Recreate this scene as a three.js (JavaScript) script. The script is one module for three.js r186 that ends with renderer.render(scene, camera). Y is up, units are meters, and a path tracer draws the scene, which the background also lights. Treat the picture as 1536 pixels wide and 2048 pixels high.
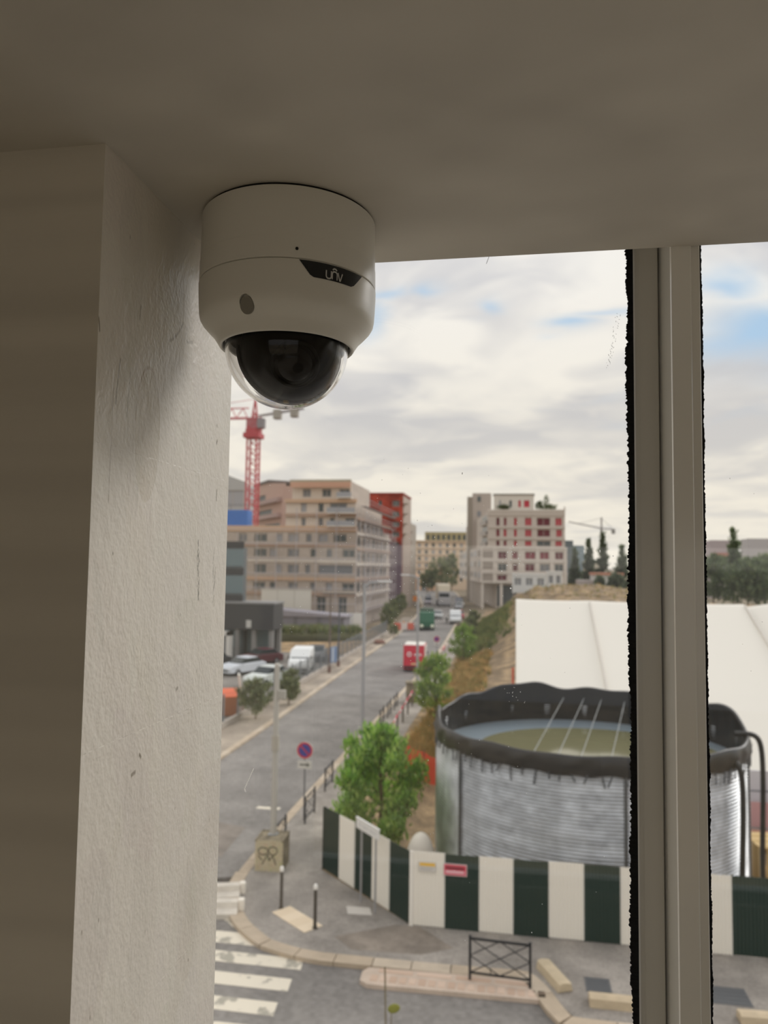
import * as THREE from 'three';
import { mergeGeometries } from 'three/addons/utils/BufferGeometryUtils.js';
import { RoundedBoxGeometry } from 'three/addons/geometries/RoundedBoxGeometry.js';
import { Brush, Evaluator, SUBTRACTION } from 'three-bvh-csg';

// ---------------------------------------------------------------- camera, sky, sun, exposure
const EYE = 10;                                   // metres above the street
const scene = new THREE.Scene();
const renderer = new THREE.WebGLRenderer({ antialias: true });
renderer.toneMapping = THREE.LinearToneMapping;
renderer.toneMappingExposure = 1.0;
renderer.shadowMap.enabled = true;
const D2R = Math.PI / 180;
const camera = new THREE.PerspectiveCamera(2 * Math.atan(1024 / 1540) / D2R, 1536 / 2048, 0.02, 9000);
camera.position.set(0, EYE, 0);
camera.rotation.order = 'YXZ';
camera.rotation.set(3.976 * D2R, 9.757 * D2R, 0.795 * D2R);
camera.focus = 0.53;
camera.userData.fStop = 11;

function rng(seed) { let s = seed >>> 0; return () => { s = (s + 0x6D2B79F5) | 0; let t = Math.imul(s ^ (s >>> 15), 1 | s); t = (t + Math.imul(t ^ (t >>> 7), 61 | t)) ^ t; return ((t ^ (t >>> 14)) >>> 0) / 4294967296; }; }
const hash = (x, y, s) => { let h = Math.imul(x | 0, 374761393) ^ Math.imul(y | 0, 668265263) ^ Math.imul(s | 0, 1274126177); h = Math.imul(h ^ (h >>> 13), 1274126177); return ((h ^ (h >>> 16)) >>> 0) / 4294967296; };
function noise(x, y, s = 0, wrap = 0) {
  const ix = Math.floor(x), iy = Math.floor(y), fx = x - ix, fy = y - iy, u = fx * fx * (3 - 2 * fx), v = fy * fy * (3 - 2 * fy);
  const m = wrap ? (a) => ((a % wrap) + wrap) % wrap : (a) => a;
  const a = hash(m(ix), m(iy), s), b = hash(m(ix + 1), m(iy), s), c = hash(m(ix), m(iy + 1), s), d = hash(m(ix + 1), m(iy + 1), s);
  return a + (b - a) * u + (c - a) * v + (a - b - c + d) * u * v;
}
function fbm(x, y, oct, s = 0, wrap = 0) { let t = 0, a = 0.5, n = 0; for (let i = 0; i < oct; i++) { t += a * noise(x, y, s + i * 17, wrap); n += a; x *= 2; y *= 2; wrap *= 2; a *= 0.5; } return t / n; }
const smooth = (a, b, x) => { const t = Math.min(1, Math.max(0, (x - a) / (b - a))); return t * t * (3 - 2 * t); };
const lin = (c) => (c <= 0.04045 ? c / 12.92 : Math.pow((c + 0.055) / 1.055, 2.4));
const srgb = (r, g, b) => [lin(r / 255), lin(g / 255), lin(b / 255)];

// broken cloud deck with a few blue gaps, brighter towards the zenith as an overcast sky is
{
  const W = 4096, H = 2048, data = new Float32Array(W * H * 4);
  const blue = srgb(178, 208, 234), white = srgb(250, 247, 241), grey = srgb(196, 198, 206), cream = srgb(246, 239, 224);
  // gaps (azimuth, elevation, half width, half height, strength) and heavier cloud banks
  const gaps = [[16.5, 15.9, 4.2, 1.9, 0.9], [14.2, 19.2, 2.6, 1.0, 0.75], [20, 14.5, 4, 1.6, 0.9], [3.6, 17.1, 1.7, 0.45, 0.75], [6, 17.8, 2.4, 0.3, 0.5], [-6.5, 20.2, 1.3, 0.4, 0.6], [-9.4, 20.2, 1.5, 0.5, 0.6], [-10.4, 18.4, 0.8, 1.3, 0.5], [-1.6, 18.6, 1.0, 0.5, 0.55]];
  const banks = [[-6.4, 14.6, 5, 0.9, 1], [-9.4, 11.6, 5, 1.1, 1], [3.5, 12.2, 2.2, 0.8, 1], [-13, 12.8, 4, 1.2, 0.8], [14.3, 9.8, 4, 0.9, 0.8], [-3, 9.4, 5, 0.5, 0.6], [5, 8.2, 5, 0.4, 0.6], [-9, 7.6, 5, 0.5, 0.6], [9, 6.3, 5, 0.4, 0.5]];
  let lowR = 0, lowG = 0, lowB = 0, lowN = 0;
  for (let j = H / 2; j < H; j++) {
    const el = ((j + 0.5) / H - 0.5) * Math.PI, y = Math.sin(el), c = Math.cos(el), ed = el / D2R;
    for (let i = 0; i < W; i++) {
      const ph = ((i + 0.5) / W - 0.5) * 2 * Math.PI, dx = Math.cos(ph) * c, dz = Math.sin(ph) * c;
      const k = 1.7 / (y + 0.12), px = dx * k, pz = dz * k;
      const wx = fbm(px * 1.3 + 7, pz * 1.3, 2, 5) - 0.5, wz = fbm(px * 1.3, pz * 1.3 + 9, 2, 9) - 0.5;
      const lump = fbm(px * 0.9 + wx * 1.2, pz * 0.9 + wz * 1.2, 5, 21), fine = fbm(px * 3.1 + wx, pz * 3.1 + wz, 4, 77);
      const cover = fbm(px * 0.55 + 31, pz * 0.55 + 4 + wx, 3, 51);
      let shade = smooth(0.37, 0.61, lump) * 0.72 + (fine - 0.5) * 0.65 + 0.22;         // 1 = bright top, 0 = grey base
      let gap = smooth(0.30, 0.17, cover + (fine - 0.5) * 0.18) * 0.8;
      if (dz < 0) {
        const az = Math.atan2(dx, -dz) / D2R;
        if (az > -35 && az < 40 && ed < 32) {
          const aw = az + wx * 3.2 + (fine - 0.5) * 3, ew = ed + wz * 2.2 + (fine - 0.5) * 1.8;
          const local = smooth(40, 22, Math.abs(az - 2)) * smooth(32, 24, ed); gap *= 1 - 0.85 * local;
          for (const [a, e, w, h, s] of gaps) gap = Math.max(gap, s * Math.exp(-(((aw - a) / w) ** 2) - ((ew - e) / h) ** 2) * 1.15);
          for (const [a, e, w, h, s] of banks) shade -= 0.5 * s * Math.exp(-(((aw - a) / w) ** 2) - ((ew - e) / h) ** 2);
        }
      }
      gap = Math.min(1, gap) * smooth(4, 9, ed); shade = Math.min(1, Math.max(0, shade));
      const warm = smooth(26, 3, ed), up = 1 + 0.65 * smooth(27, 75, ed), o = (j * W + i) * 4;
      for (let q = 0; q < 3; q++) {
        const top = white[q] + (cream[q] - white[q]) * warm, base = grey[q] + (cream[q] * 0.82 - grey[q]) * warm * 0.6;
        const cloud = base + (top - base) * shade;
        data[o + q] = (cloud + (blue[q] - cloud) * gap) * up * 1.03;
      }
      data[o + 3] = 1;
      if (ed < 3) { lowR += data[o]; lowG += data[o + 1]; lowB += data[o + 2]; lowN++; }
    }
  }
  for (let o = 0; o < (H / 2) * W * 4; o += 4) { data[o] = (lowR / lowN) * 0.5; data[o + 1] = (lowG / lowN) * 0.5; data[o + 2] = (lowB / lowN) * 0.5; data[o + 3] = 1; }
  const sky = new THREE.DataTexture(data, W, H, THREE.RGBAFormat, THREE.FloatType);
  sky.mapping = THREE.EquirectangularReflectionMapping; sky.magFilter = sky.minFilter = THREE.LinearFilter; sky.wrapS = THREE.RepeatWrapping; sky.needsUpdate = true;
  scene.background = sky; scene.environment = sky;
}
// the sun behind thin cloud, out of frame on the right in front of the building: it lights the left reveal below the shade of the window head
const sun = new THREE.DirectionalLight(0xfffaf3, 1.45);
sun.position.set(90, 72, -160); sun.target.position.set(0, 0, -60);
sun.castShadow = true; sun.shadow.radius = 38; sun.shadow.mapSize.set(2048, 2048);
Object.assign(sun.shadow.camera, { left: -90, right: 90, top: 110, bottom: -110, near: 1, far: 400 });
scene.add(sun, sun.target);

// ---------------------------------------------------------------- helpers
const used = {};
const numbered = (n) => { const k = used[n] = (used[n] ?? -1) + 1; return k ? n + '_' + String(k).padStart(3, '0') : n; };
function thing(name, label, category, [x, y, z] = [0, 0, 0], turn = 0, group) {
  const o = new THREE.Group(); o.name = numbered(name); o.position.set(x, y, z); o.rotation.y = turn; o.userData = { label, category };
  if (group) o.userData.group = group; scene.add(o); return o;
}
function struct(name, geo, mat, label, category) {
  const o = geo ? new THREE.Mesh(geo, mat) : new THREE.Group(); o.name = numbered(name); o.userData = { kind: 'structure' };
  if (label) o.userData.label = label; if (category) o.userData.category = category; scene.add(o); return o;
}
function part(name, geo, mat, parent, [x, y, z] = [0, 0, 0], ry = 0) {
  const o = new THREE.Mesh(geo, mat); o.name = name; o.position.set(x, y, z); o.rotation.y = ry; parent.add(o); return o;
}
function stuff(o) { o.userData.kind = 'stuff'; return o; }
const M = (color, roughness = 0.8, extra = {}) => new THREE.MeshStandardMaterial({ color, roughness, ...extra });
const P = (color, roughness, extra = {}) => new THREE.MeshPhysicalMaterial({ color, roughness, ...extra });
const box = (x0, x1, y0, y1, z0, z1) => new THREE.BoxGeometry(Math.abs(x1 - x0), Math.abs(y1 - y0), Math.abs(z1 - z0)).translate((x0 + x1) / 2, (y0 + y1) / 2, (z0 + z1) / 2);
const rbox = (w, h, d, r = 0.02, s = 2) => new RoundedBoxGeometry(w, h, d, s, r);
const cyl = (r0, r1, h, n = 16) => new THREE.CylinderGeometry(r1, r0, h, n).translate(0, h / 2, 0);
function bar(a, b, r, n = 8) {
  const A = new THREE.Vector3(...a), B = new THREE.Vector3(...b), d = B.clone().sub(A), g = new THREE.CylinderGeometry(r, r, d.length(), n);
  g.applyQuaternion(new THREE.Quaternion().setFromUnitVectors(new THREE.Vector3(0, 1, 0), d.normalize())); return g.translate(...A.add(B).multiplyScalar(0.5).toArray());
}
function tube(pts, r, n = 8, seg = 24) { return new THREE.TubeGeometry(new THREE.CatmullRomCurve3(pts.map((p) => new THREE.Vector3(...p))), seg, r, n); }
const merge = (list) => mergeGeometries(list.map((g) => { const q = g.index ? g.toNonIndexed() : g; for (const k of Object.keys(q.attributes)) if (!['position', 'normal', 'uv'].includes(k)) q.deleteAttribute(k); return q; }));
function flat(pts, y0, y1, uvs = 1) {             // polygon in (x, z) made into a slab with its uv in metres
  const s = new THREE.Shape(pts.map(([x, z]) => new THREE.Vector2(x, -z)));
  const g = new THREE.ExtrudeGeometry(s, { depth: y1 - y0, bevelEnabled: false }).rotateX(-Math.PI / 2).translate(0, y0, 0);
  return planar(g, uvs);
}
function planar(g, s = 1) {                       // uv in metres, chosen by the way each face points
  const p = g.attributes.position, n = g.attributes.normal, uv = new Float32Array(p.count * 2);
  for (let i = 0; i < p.count; i++) {
    const ax = Math.abs(n.getX(i)), ay = Math.abs(n.getY(i)), az = Math.abs(n.getZ(i));
    uv[2 * i] = (ax > ay && ax > az ? p.getZ(i) : p.getX(i)) * s; uv[2 * i + 1] = (ay >= ax && ay >= az ? p.getZ(i) : p.getY(i)) * s;
  }
  g.setAttribute('uv', new THREE.BufferAttribute(uv, 2)); return g;
}
function dataTex(n, f, color) {
  const a = new Uint8Array(n * n * 4);
  for (let j = 0; j < n; j++) for (let i = 0; i < n; i++) { const v = f(i / n, j / n), o = (j * n + i) * 4; for (let q = 0; q < 3; q++) a[o + q] = Math.max(0, Math.min(255, 255 * (v.length ? v[q] : v))); a[o + 3] = 255; }
  const t = new THREE.DataTexture(a, n, n); t.wrapS = t.wrapT = THREE.RepeatWrapping; t.magFilter = t.minFilter = THREE.LinearFilter; if (color) t.colorSpace = THREE.SRGBColorSpace; t.needsUpdate = true; return t;
}
function rep(t, x, y = x) { const c = t.clone(); c.repeat.set(x, y); c.needsUpdate = true; return c; }
function canvasTex(w, h, draw) { const c = document.createElement('canvas'); c.width = w; c.height = h; draw(c.getContext('2d'), w, h); const t = new THREE.CanvasTexture(c); t.colorSpace = THREE.SRGBColorSpace; t.anisotropy = 8; return t; }

// ---------------------------------------------------------------- textures and shared materials
const tAsphalt = dataTex(1024, (u, v) => { const a = fbm(u * 6, v * 6, 4, 3, 6), b = fbm(u * 96, v * 96, 2, 8, 96), s = smooth(0.55, 0.72, fbm(u * 4, v * 4, 4, 15, 4)); const k = 0.80 + (a - 0.5) * 0.24 + (b - 0.5) * 0.16 + s * 0.07; return [k, k * 0.985, k * 0.96]; }, true);
const tSoil = dataTex(512, (u, v) => { const a = fbm(u * 8, v * 8, 5, 31, 8), b = fbm(u * 64, v * 64, 2, 18, 64); const k = 0.72 + (a - 0.5) * 0.5 + (b - 0.5) * 0.22; return [k, k * 0.97, k * 0.93]; }, true);
const tPlain = dataTex(512, (u, v) => { const a = fbm(u * 5, v * 5, 4, 41, 5), b = fbm(u * 80, v * 80, 2, 28, 80); const k = 0.90 + (a - 0.5) * 0.12 + (b - 0.5) * 0.08; return [k, k, k]; }, true);
const tBump = dataTex(512, (u, v) => fbm(u * 26, v * 14, 3, 61, 26) * 0.6 + fbm(u * 90, v * 70, 2, 65, 90) * 0.4);
const tPaint = dataTex(512, (u, v) => { const a = fbm(u * 9, v * 9, 5, 91, 9), w = smooth(0.58, 0.72, a); return [0.93 - w * 0.24, 0.91 - w * 0.23, 0.87 - w * 0.22]; }, true);
const tZinc = dataTex(512, (u, v) => { const a = fbm(u * 7, v * 7, 4, 131, 7); const k = 0.84 + (a - 0.5) * 0.3; return [k, k, k]; }, true);

const mPlaster = (c, r = 0.62) => M(c, r, { map: rep(tPlain, 1.2), bumpMap: rep(tBump, 5), bumpScale: 0.0006 });
const mRoom = mPlaster(0xefe8da, 0.7), mCeil = mPlaster(0xe6e0d4, 0.75);
const mFrame = P(0xcfccc4, 0.24, { clearcoat: 0.4, clearcoatRoughness: 0.12 });
const mGlass = P(0xffffff, 0.0, { transmission: 1, thickness: 0, ior: 1.5 });
const mAsphalt = M(0xa3a09e, 0.9, { map: rep(tAsphalt, 0.09), bumpMap: rep(tBump, 2), bumpScale: 0.004 });
const mPave = M(0xb9b3ad, 0.9, { map: rep(tAsphalt, 0.21) });
const mKerb = M(0xdccbb4, 0.85, { map: rep(tPlain, 0.8) }), mKerb2 = M(0xd0bda4, 0.85, { map: rep(tPlain, 0.7) });
const mSoil = M(0xc3ab87, 0.95, { map: rep(tSoil, 0.16) });
const mBlack = M(0x15161a, 0.6), mIron = M(0x2b2d31, 0.5, { metalness: 0.3 }), mSteel = M(0xa9adb0, 0.42, { metalness: 0.8 });
const mTyre = M(0x17171a, 0.85), mWhite = M(0xeceae4, 0.6), mRed = M(0xc4213a, 0.45), mCarGlass = M(0x2b3538, 0.12, { metalness: 0.1 });
const mConcrete = M(0xbcb299, 0.9, { map: rep(tSoil, 0.7) });
const mLeaf = (c) => P(c, 0.75, { transmission: 0.5, thickness: 0, side: THREE.DoubleSide });

// ---------------------------------------------------------------- the room
const CEIL = EYE + 0.247, FLOOR = CEIL - 2.42, SILL = EYE - 1.25, ZS = -0.604, ZP = -0.664, ZW = -0.405, XR = -0.24;
struct('ceiling', box(-1.9, 3.2, CEIL, CEIL + 0.3, ZS, 3.1), mCeil, 'plain off-white plaster ceiling above the dome camera', 'ceiling');
struct('floor', box(-1.9, 3.2, FLOOR - 0.3, FLOOR, ZS, 3.1), M(0xbfb5a3, 0.5), 'room floor below the window', 'floor');
{
  // reveal and room wall left of the window; the reveal carries scuffs, drips and old patches of paint
  const tex = canvasTex(512, 2048, (c, w, h) => {            // u: 0 at the room edge .. 1 at the glass; v: 1.6 m downwards from the ceiling
    c.fillStyle = '#f3f0ea'; c.fillRect(0, 0, w, h);
    const X = (z) => ((-z - 0.405) / 0.195) * w, Y = (y) => ((0.247 - y) / 1.6) * h, r = rng(5);
    for (let i = 0; i < 260; i++) { const a = 0.015 + 0.03 * r(); c.fillStyle = r() < 0.5 ? `rgba(150,140,120,${a})` : `rgba(255,252,246,${a * 1.6})`; c.beginPath(); c.ellipse(r() * w, r() * h, 10 + 60 * r(), 20 + 90 * r(), r() * 3, 0, 7); c.fill(); }
    c.strokeStyle = 'rgba(150,132,100,0.30)'; c.lineWidth = 3; c.beginPath(); c.ellipse(X(-0.470), Y(0.088), 44, 52, 0, 3.2, 6.4); c.stroke(); c.fillStyle = 'rgba(160,144,112,0.13)'; c.beginPath(); c.ellipse(X(-0.470), Y(0.083), 44, 56, 0, 0, 7); c.fill();
    c.strokeStyle = 'rgba(40,38,34,0.75)'; c.lineWidth = 1.6;
    for (let k = 0; k < 120; k++) { const t = k / 120, w = 0.0035 * Math.sin(t * 3.1) + 0.001, z = -0.5575 - 0.004 * t + w * (r() - 0.5), y = 0.018 - 0.046 * t; c.globalAlpha = 0.25 + 0.6 * r(); c.lineWidth = 0.7 + r(); c.beginPath(); c.moveTo(X(z), Y(y)); c.lineTo(X(z + 0.0012 * (r() - 0.5)), Y(y - 0.003 * r())); c.stroke(); } c.globalAlpha = 1;
    c.strokeStyle = 'rgba(60,56,50,0.45)'; c.lineWidth = 1;
    for (let k = 0; k < 20; k++) { const y = 0.016 - 0.05 * r(), z = -0.589 - 0.006 * r(); c.beginPath(); c.moveTo(X(z), Y(y)); c.lineTo(X(z + 0.002), Y(y - 0.006)); c.stroke(); }
    for (const [z, y, dz, dy, a] of [[-0.497, 0.155, -0.022, 0.02, 0.25], [-0.525, 0.163, -0.012, 0.003, 0.22], [-0.432, 0.125, 0.004, -0.03, 0.3], [-0.425, 0.105, 0.001, -0.07, 0.16], [-0.445, 0.12, 0.003, -0.03, 0.2], [-0.405, 0.142, -0.002, -0.008, 0.5], [-0.455, 0.166, 0.001, -0.01, 0.3], [-0.474, -0.124, -0.003, -0.003, 0.5], [-0.470, -0.134, 0.006, -0.001, 0.45], [-0.53, -0.09, 0.004, -0.001, 0.3], [-0.59, 0.1, 0.002, -0.004, 0.6], [-0.592, 0.06, 0.001, -0.01, 0.6]]) {
      c.strokeStyle = `rgba(82,72,56,${a})`; c.lineWidth = 3; c.beginPath(); c.moveTo(X(z), Y(y)); c.quadraticCurveTo(X(z + dz * 0.6), Y(y + dy * 0.3), X(z + dz), Y(y + dy)); c.stroke();
    }
    for (let i = 0; i < 70; i++) { c.fillStyle = `rgba(84,74,60,${0.2 + 0.3 * r()})`; c.fillRect(r() * w, r() * h * 0.7, 1 + 2 * r(), 1 + 3 * r()); }
  });
  const reveal = box(XR - 0.25, XR, CEIL - 1.6, CEIL, -0.617, ZW);
  const p = reveal.attributes.position, uv = reveal.attributes.uv;
  for (let i = 0; i < p.count; i++) uv.setXY(i, (-p.getZ(i) + ZW) / 0.195, 1 - (CEIL - p.getY(i)) / 1.6);
  tex.wrapS = tex.wrapT = THREE.ClampToEdgeWrapping;
  const bump = rep(tBump, 1.1, 9);
  struct('wall_left_reveal', reveal, [P(0xf6f3ee, 0.38, { map: tex, bumpMap: bump, bumpScale: 0.0007 }), mRoom, mRoom, mRoom, mRoom, mRoom], 'scuffed white painted reveal beside the window, under the camera', 'wall');
  struct('wall_front', merge([box(-1.9, XR - 0.25, FLOOR, CEIL, ZS, ZW), box(XR - 0.25, XR, FLOOR, CEIL - 1.6, -0.617, ZW), box(2.7, 3.2, FLOOR, CEIL, ZS, ZW), box(XR, 2.7, FLOOR, SILL, ZS, ZW)]), mRoom, 'painted room wall around the window', 'wall');
}
struct('wall_head', merge([box(-1.9, 3.2, CEIL + 0.07, CEIL + 0.3, -0.74, ZS), box(-1.9, XR - 0.06, FLOOR - 0.3, CEIL + 0.07, -0.74, -0.617), box(2.7, 3.2, FLOOR - 0.3, CEIL + 0.07, -0.74, ZS), box(XR - 0.06, 2.7, FLOOR - 0.3, SILL, -0.74, ZS)]), M(0xd5cec2, 0.9), 'outer wall round the window opening', 'wall');
struct('wall_left', box(-1.9, -1.7, FLOOR, CEIL, ZW, 3.1), mRoom, 'painted left room wall', 'wall');
struct('wall_right', box(3.0, 3.2, FLOOR, CEIL, ZW, 3.1), mRoom, 'painted right room wall', 'wall');
struct('wall_back', merge([box(-1.7, 3.0, FLOOR, FLOOR + 0.5, 2.9, 3.1), box(-1.7, 3.0, CEIL - 0.08, CEIL, 2.9, 3.1), box(-1.7, -1.3, FLOOR + 0.5, CEIL - 0.08, 2.9, 3.1), box(2.6, 3.0, FLOOR + 0.5, CEIL - 0.08, 2.9, 3.1)]), mRoom, 'painted back room wall around the wide added window', 'wall');
{ // unseen window added across the room so that daylight reaches the camera's near side
  const w = struct('window_2', null, null, 'wide unseen window added in the back wall to light the room', 'window');
  for (const [a, b] of [[-1.3, 0.65], [0.65, 2.6]]) part('pane', box(a + 0.05, b - 0.05, FLOOR + 0.55, CEIL - 0.13, 2.997, 3.003), mGlass, w);
  part('frame', merge([box(-1.3, 2.6, FLOOR + 0.5, FLOOR + 0.55, 2.96, 3.04), box(-1.3, 2.6, CEIL - 0.13, CEIL - 0.08, 2.96, 3.04), ...[-1.275, 0.65, 2.575].map((x) => box(x - 0.05, x + 0.05, FLOOR + 0.5, CEIL - 0.08, 2.96, 3.04))]), mFrame, w);
}
struct('wall_facade', box(-1.9, 3.2, -0.1, FLOOR - 0.3, ZS, 3.1), M(0xcfc6b8, 0.9), 'outside wall of the building below the room', 'wall');

// window: panes, mullion, sealant
{
  const win = struct('window_1', null, null, 'large fixed window with a grey mullion between two panes', 'window');
  const h0 = SILL, h1 = CEIL + 0.07, H = h1 - h0, K = 1.107;   // K: the section was drawn for a nearer plane
  const mull = [0.1, 1.42];
  // mullion section in plan (x, z): flat frame, recessed joint, proud glazing bead, stepped edge
  const secA = [[0.0872, -0.606], [0.0872, -0.6003], [0.0889, -0.5985], [0.1057, -0.5985], [0.1057, -0.6030], [0.1075, -0.6030], [0.1075, -0.606]];
  const secB = [[0.1070, -0.606], [0.1070, -0.5980], [0.1060, -0.5750], [0.1048, -0.5465], [0.1054, -0.5450], [0.1178, -0.5450], [0.1186, -0.5458], [0.1190, -0.5485], [0.1243, -0.5485], [0.1250, -0.5492], [0.1250, -0.606]];
  const secGeo = (sec, dx) => { const s = new THREE.Shape(sec.map(([x, z]) => new THREE.Vector2(x * K + dx, -z * K))); const g = new THREE.ExtrudeGeometry(s, { depth: H, bevelEnabled: false }).rotateX(-Math.PI / 2); return g.translate(0, h0, 0); };
  for (const dx of [0, 1.32]) { part('mullion', secGeo(secA, dx), mFrame, win); part('glazing_bead', secGeo(secB, dx), P(0xf2f0ea, 0.2, { clearcoat: 1, clearcoatRoughness: 0.14 }), win); }  // bead coloured paler than the frame to stand in for light on its side
  const panes = [[XR - 0.06, 0.102], [0.13, 1.422], [1.45, 2.7]];
  for (const [a, b] of panes) part('pane', box(a, b, h0, h1, ZP - 0.003, ZP + 0.003), mGlass, win);
  part('sill_frame', box(XR - 0.06, 2.7, h0, h0 + 0.045, -0.69, -0.62), mFrame, win);
  // ragged black sealant smeared along the glass on both sides of the mullion
  const ragged = (x, w0, side, seed, amp) => {
    const n = 1700, pos = [], idx = [], r = rng(seed), f = 0.0022;
    for (let i = 0; i <= n; i++) {
      const y = h0 + (H * i) / n, k = fbm(y * 40, seed, 3, seed) - 0.5, q = (noise(y * 420, 3, seed) - 0.5) * 0.9 + (noise(y * 1100, 8, seed) - 0.5) * 0.9 + (r() - 0.5) * 0.5, w = w0 + amp * (k * 1.6 + q * 0.75);
      const xo = x + side * Math.max(w0 * 0.35, w);
      pos.push(x, y, ZP + 0.0031, xo, y, ZP + 0.0033, x, y, ZP + 0.0031 + f, xo - side * 0.0004, y, ZP + 0.0033 + f * (0.5 + 0.5 * r()));
      if (i) { const b = i * 4, a = b - 4; idx.push(a + 2, a + 3, b + 3, a + 2, b + 3, b + 2, a + 3, a + 1, b + 1, a + 3, b + 1, b + 3, a, b + 1, a + 1, a, b, b + 1); }
    }
    const g = new THREE.BufferGeometry(); g.setAttribute('position', new THREE.Float32BufferAttribute(pos, 3)); g.setIndex(idx); g.computeVertexNormals(); return g;
  };
  const mSeal = M(0x060608, 0.95);
  part('sealant', ragged(0.0966, 0.0056, -1, 11, 0.0020), mSeal, win).userData.label = 'ragged black sealant along the left edge of the mullion';
  part('sealant', ragged(0.1500, 0.0020, 1, 12, 0.0010), mSeal, win);
  part('sealant_bed', box(0.1375, 0.1502, h0, h1, ZP + 0.003, ZP + 0.006), mSeal, win);
  // marks on the glass: dust specks, a scratch, dried splashes
  const r = rng(77), specks = [], sp = new THREE.IcosahedronGeometry(1, 0);
  const spot = (x, y, s, sy = s) => specks.push(sp.clone().scale(s, sy, 0.0002).translate(x * K, EYE + y * K, ZP + 0.0034));
  for (let i = 0; i < 150; i++) { const g = () => r() + r() - 1; spot(-0.10 + 0.10 * g(), -0.005 + 0.085 * g(), 0.00022 + 0.0003 * r() * r()); }
  for (let i = 0; i < 70; i++) { const g = () => r() + r() - 1; spot(-0.03 + 0.10 * g(), -0.1 + 0.2 * g(), 0.0002 + 0.0003 * r() * r()); }
  for (let i = 0; i < 26; i++) { const g = () => r() + r() - 1; spot(-0.002 + 0.010 * g(), 0.006 + 0.014 * g(), 0.0003 + 0.0004 * r()); }
  for (let i = 0; i < 14; i++) { const g = () => r() + r() - 1; spot(0.0 + 0.012 * g(), -0.097 + 0.008 * g(), 0.00018 + 0.0002 * r()); }
  for (let i = 0; i < 34; i++) spot(0.15 + 0.1 * r(), -0.2 + 0.3 * r(), 0.0002 + 0.0003 * r());
  spot(0.062, 0.013, 0.0005, 0.0014); spot(0.0715, 0.0095, 0.0006); spot(0.154, 0.025, 0.0007, 0.001); spot(-0.004, -0.016, 0.0008);
  stuff(part('dust', merge(specks), P(0xffffff, 1, { transmission: 0.7, thickness: 0 }), win)).userData.label = 'pale dust specks and dried splashes on the panes';
  part('scratch', merge([bar([-0.2264, EYE - 0.1793, ZP + 0.0034], [-0.2342, EYE - 0.197, ZP + 0.0034], 0.00035, 5), bar([-0.2342, EYE - 0.197, ZP + 0.0034], [-0.2332, EYE - 0.1998, ZP + 0.0034], 0.0005, 5)]), P(0xffffff, 1, { transmission: 0.7, thickness: 0 }), win);
  const dark = []; for (let i = 0; i < 46; i++) { const t = i / 46, x = 0.0847 - 0.009 * t + 0.004 * (r() - 0.5), y = 0.215 - 0.047 * t; dark.push(bar([x, EYE + y, ZP + 0.0034], [x + 0.0016 * (r() - 0.5), EYE + y - 0.0016 * r(), ZP + 0.0034], 0.00014, 4)); }
  dark.push(bar([-0.0238, EYE + 0.2700, ZP + 0.0034], [-0.0260, EYE + 0.2640, ZP + 0.0034], 0.0002, 5), bar([-0.1279, EYE + 0.2148, ZP + 0.0034], [-0.1281, EYE + 0.2131, ZP + 0.0034], 0.0003, 5), bar([-0.0456, EYE + 0.0808, ZP + 0.0034], [-0.0458, EYE + 0.0792, ZP + 0.0034], 0.0003, 5));
  stuff(part('smear', merge(dark), M(0x6a6862, 0.8), win));
}

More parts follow.
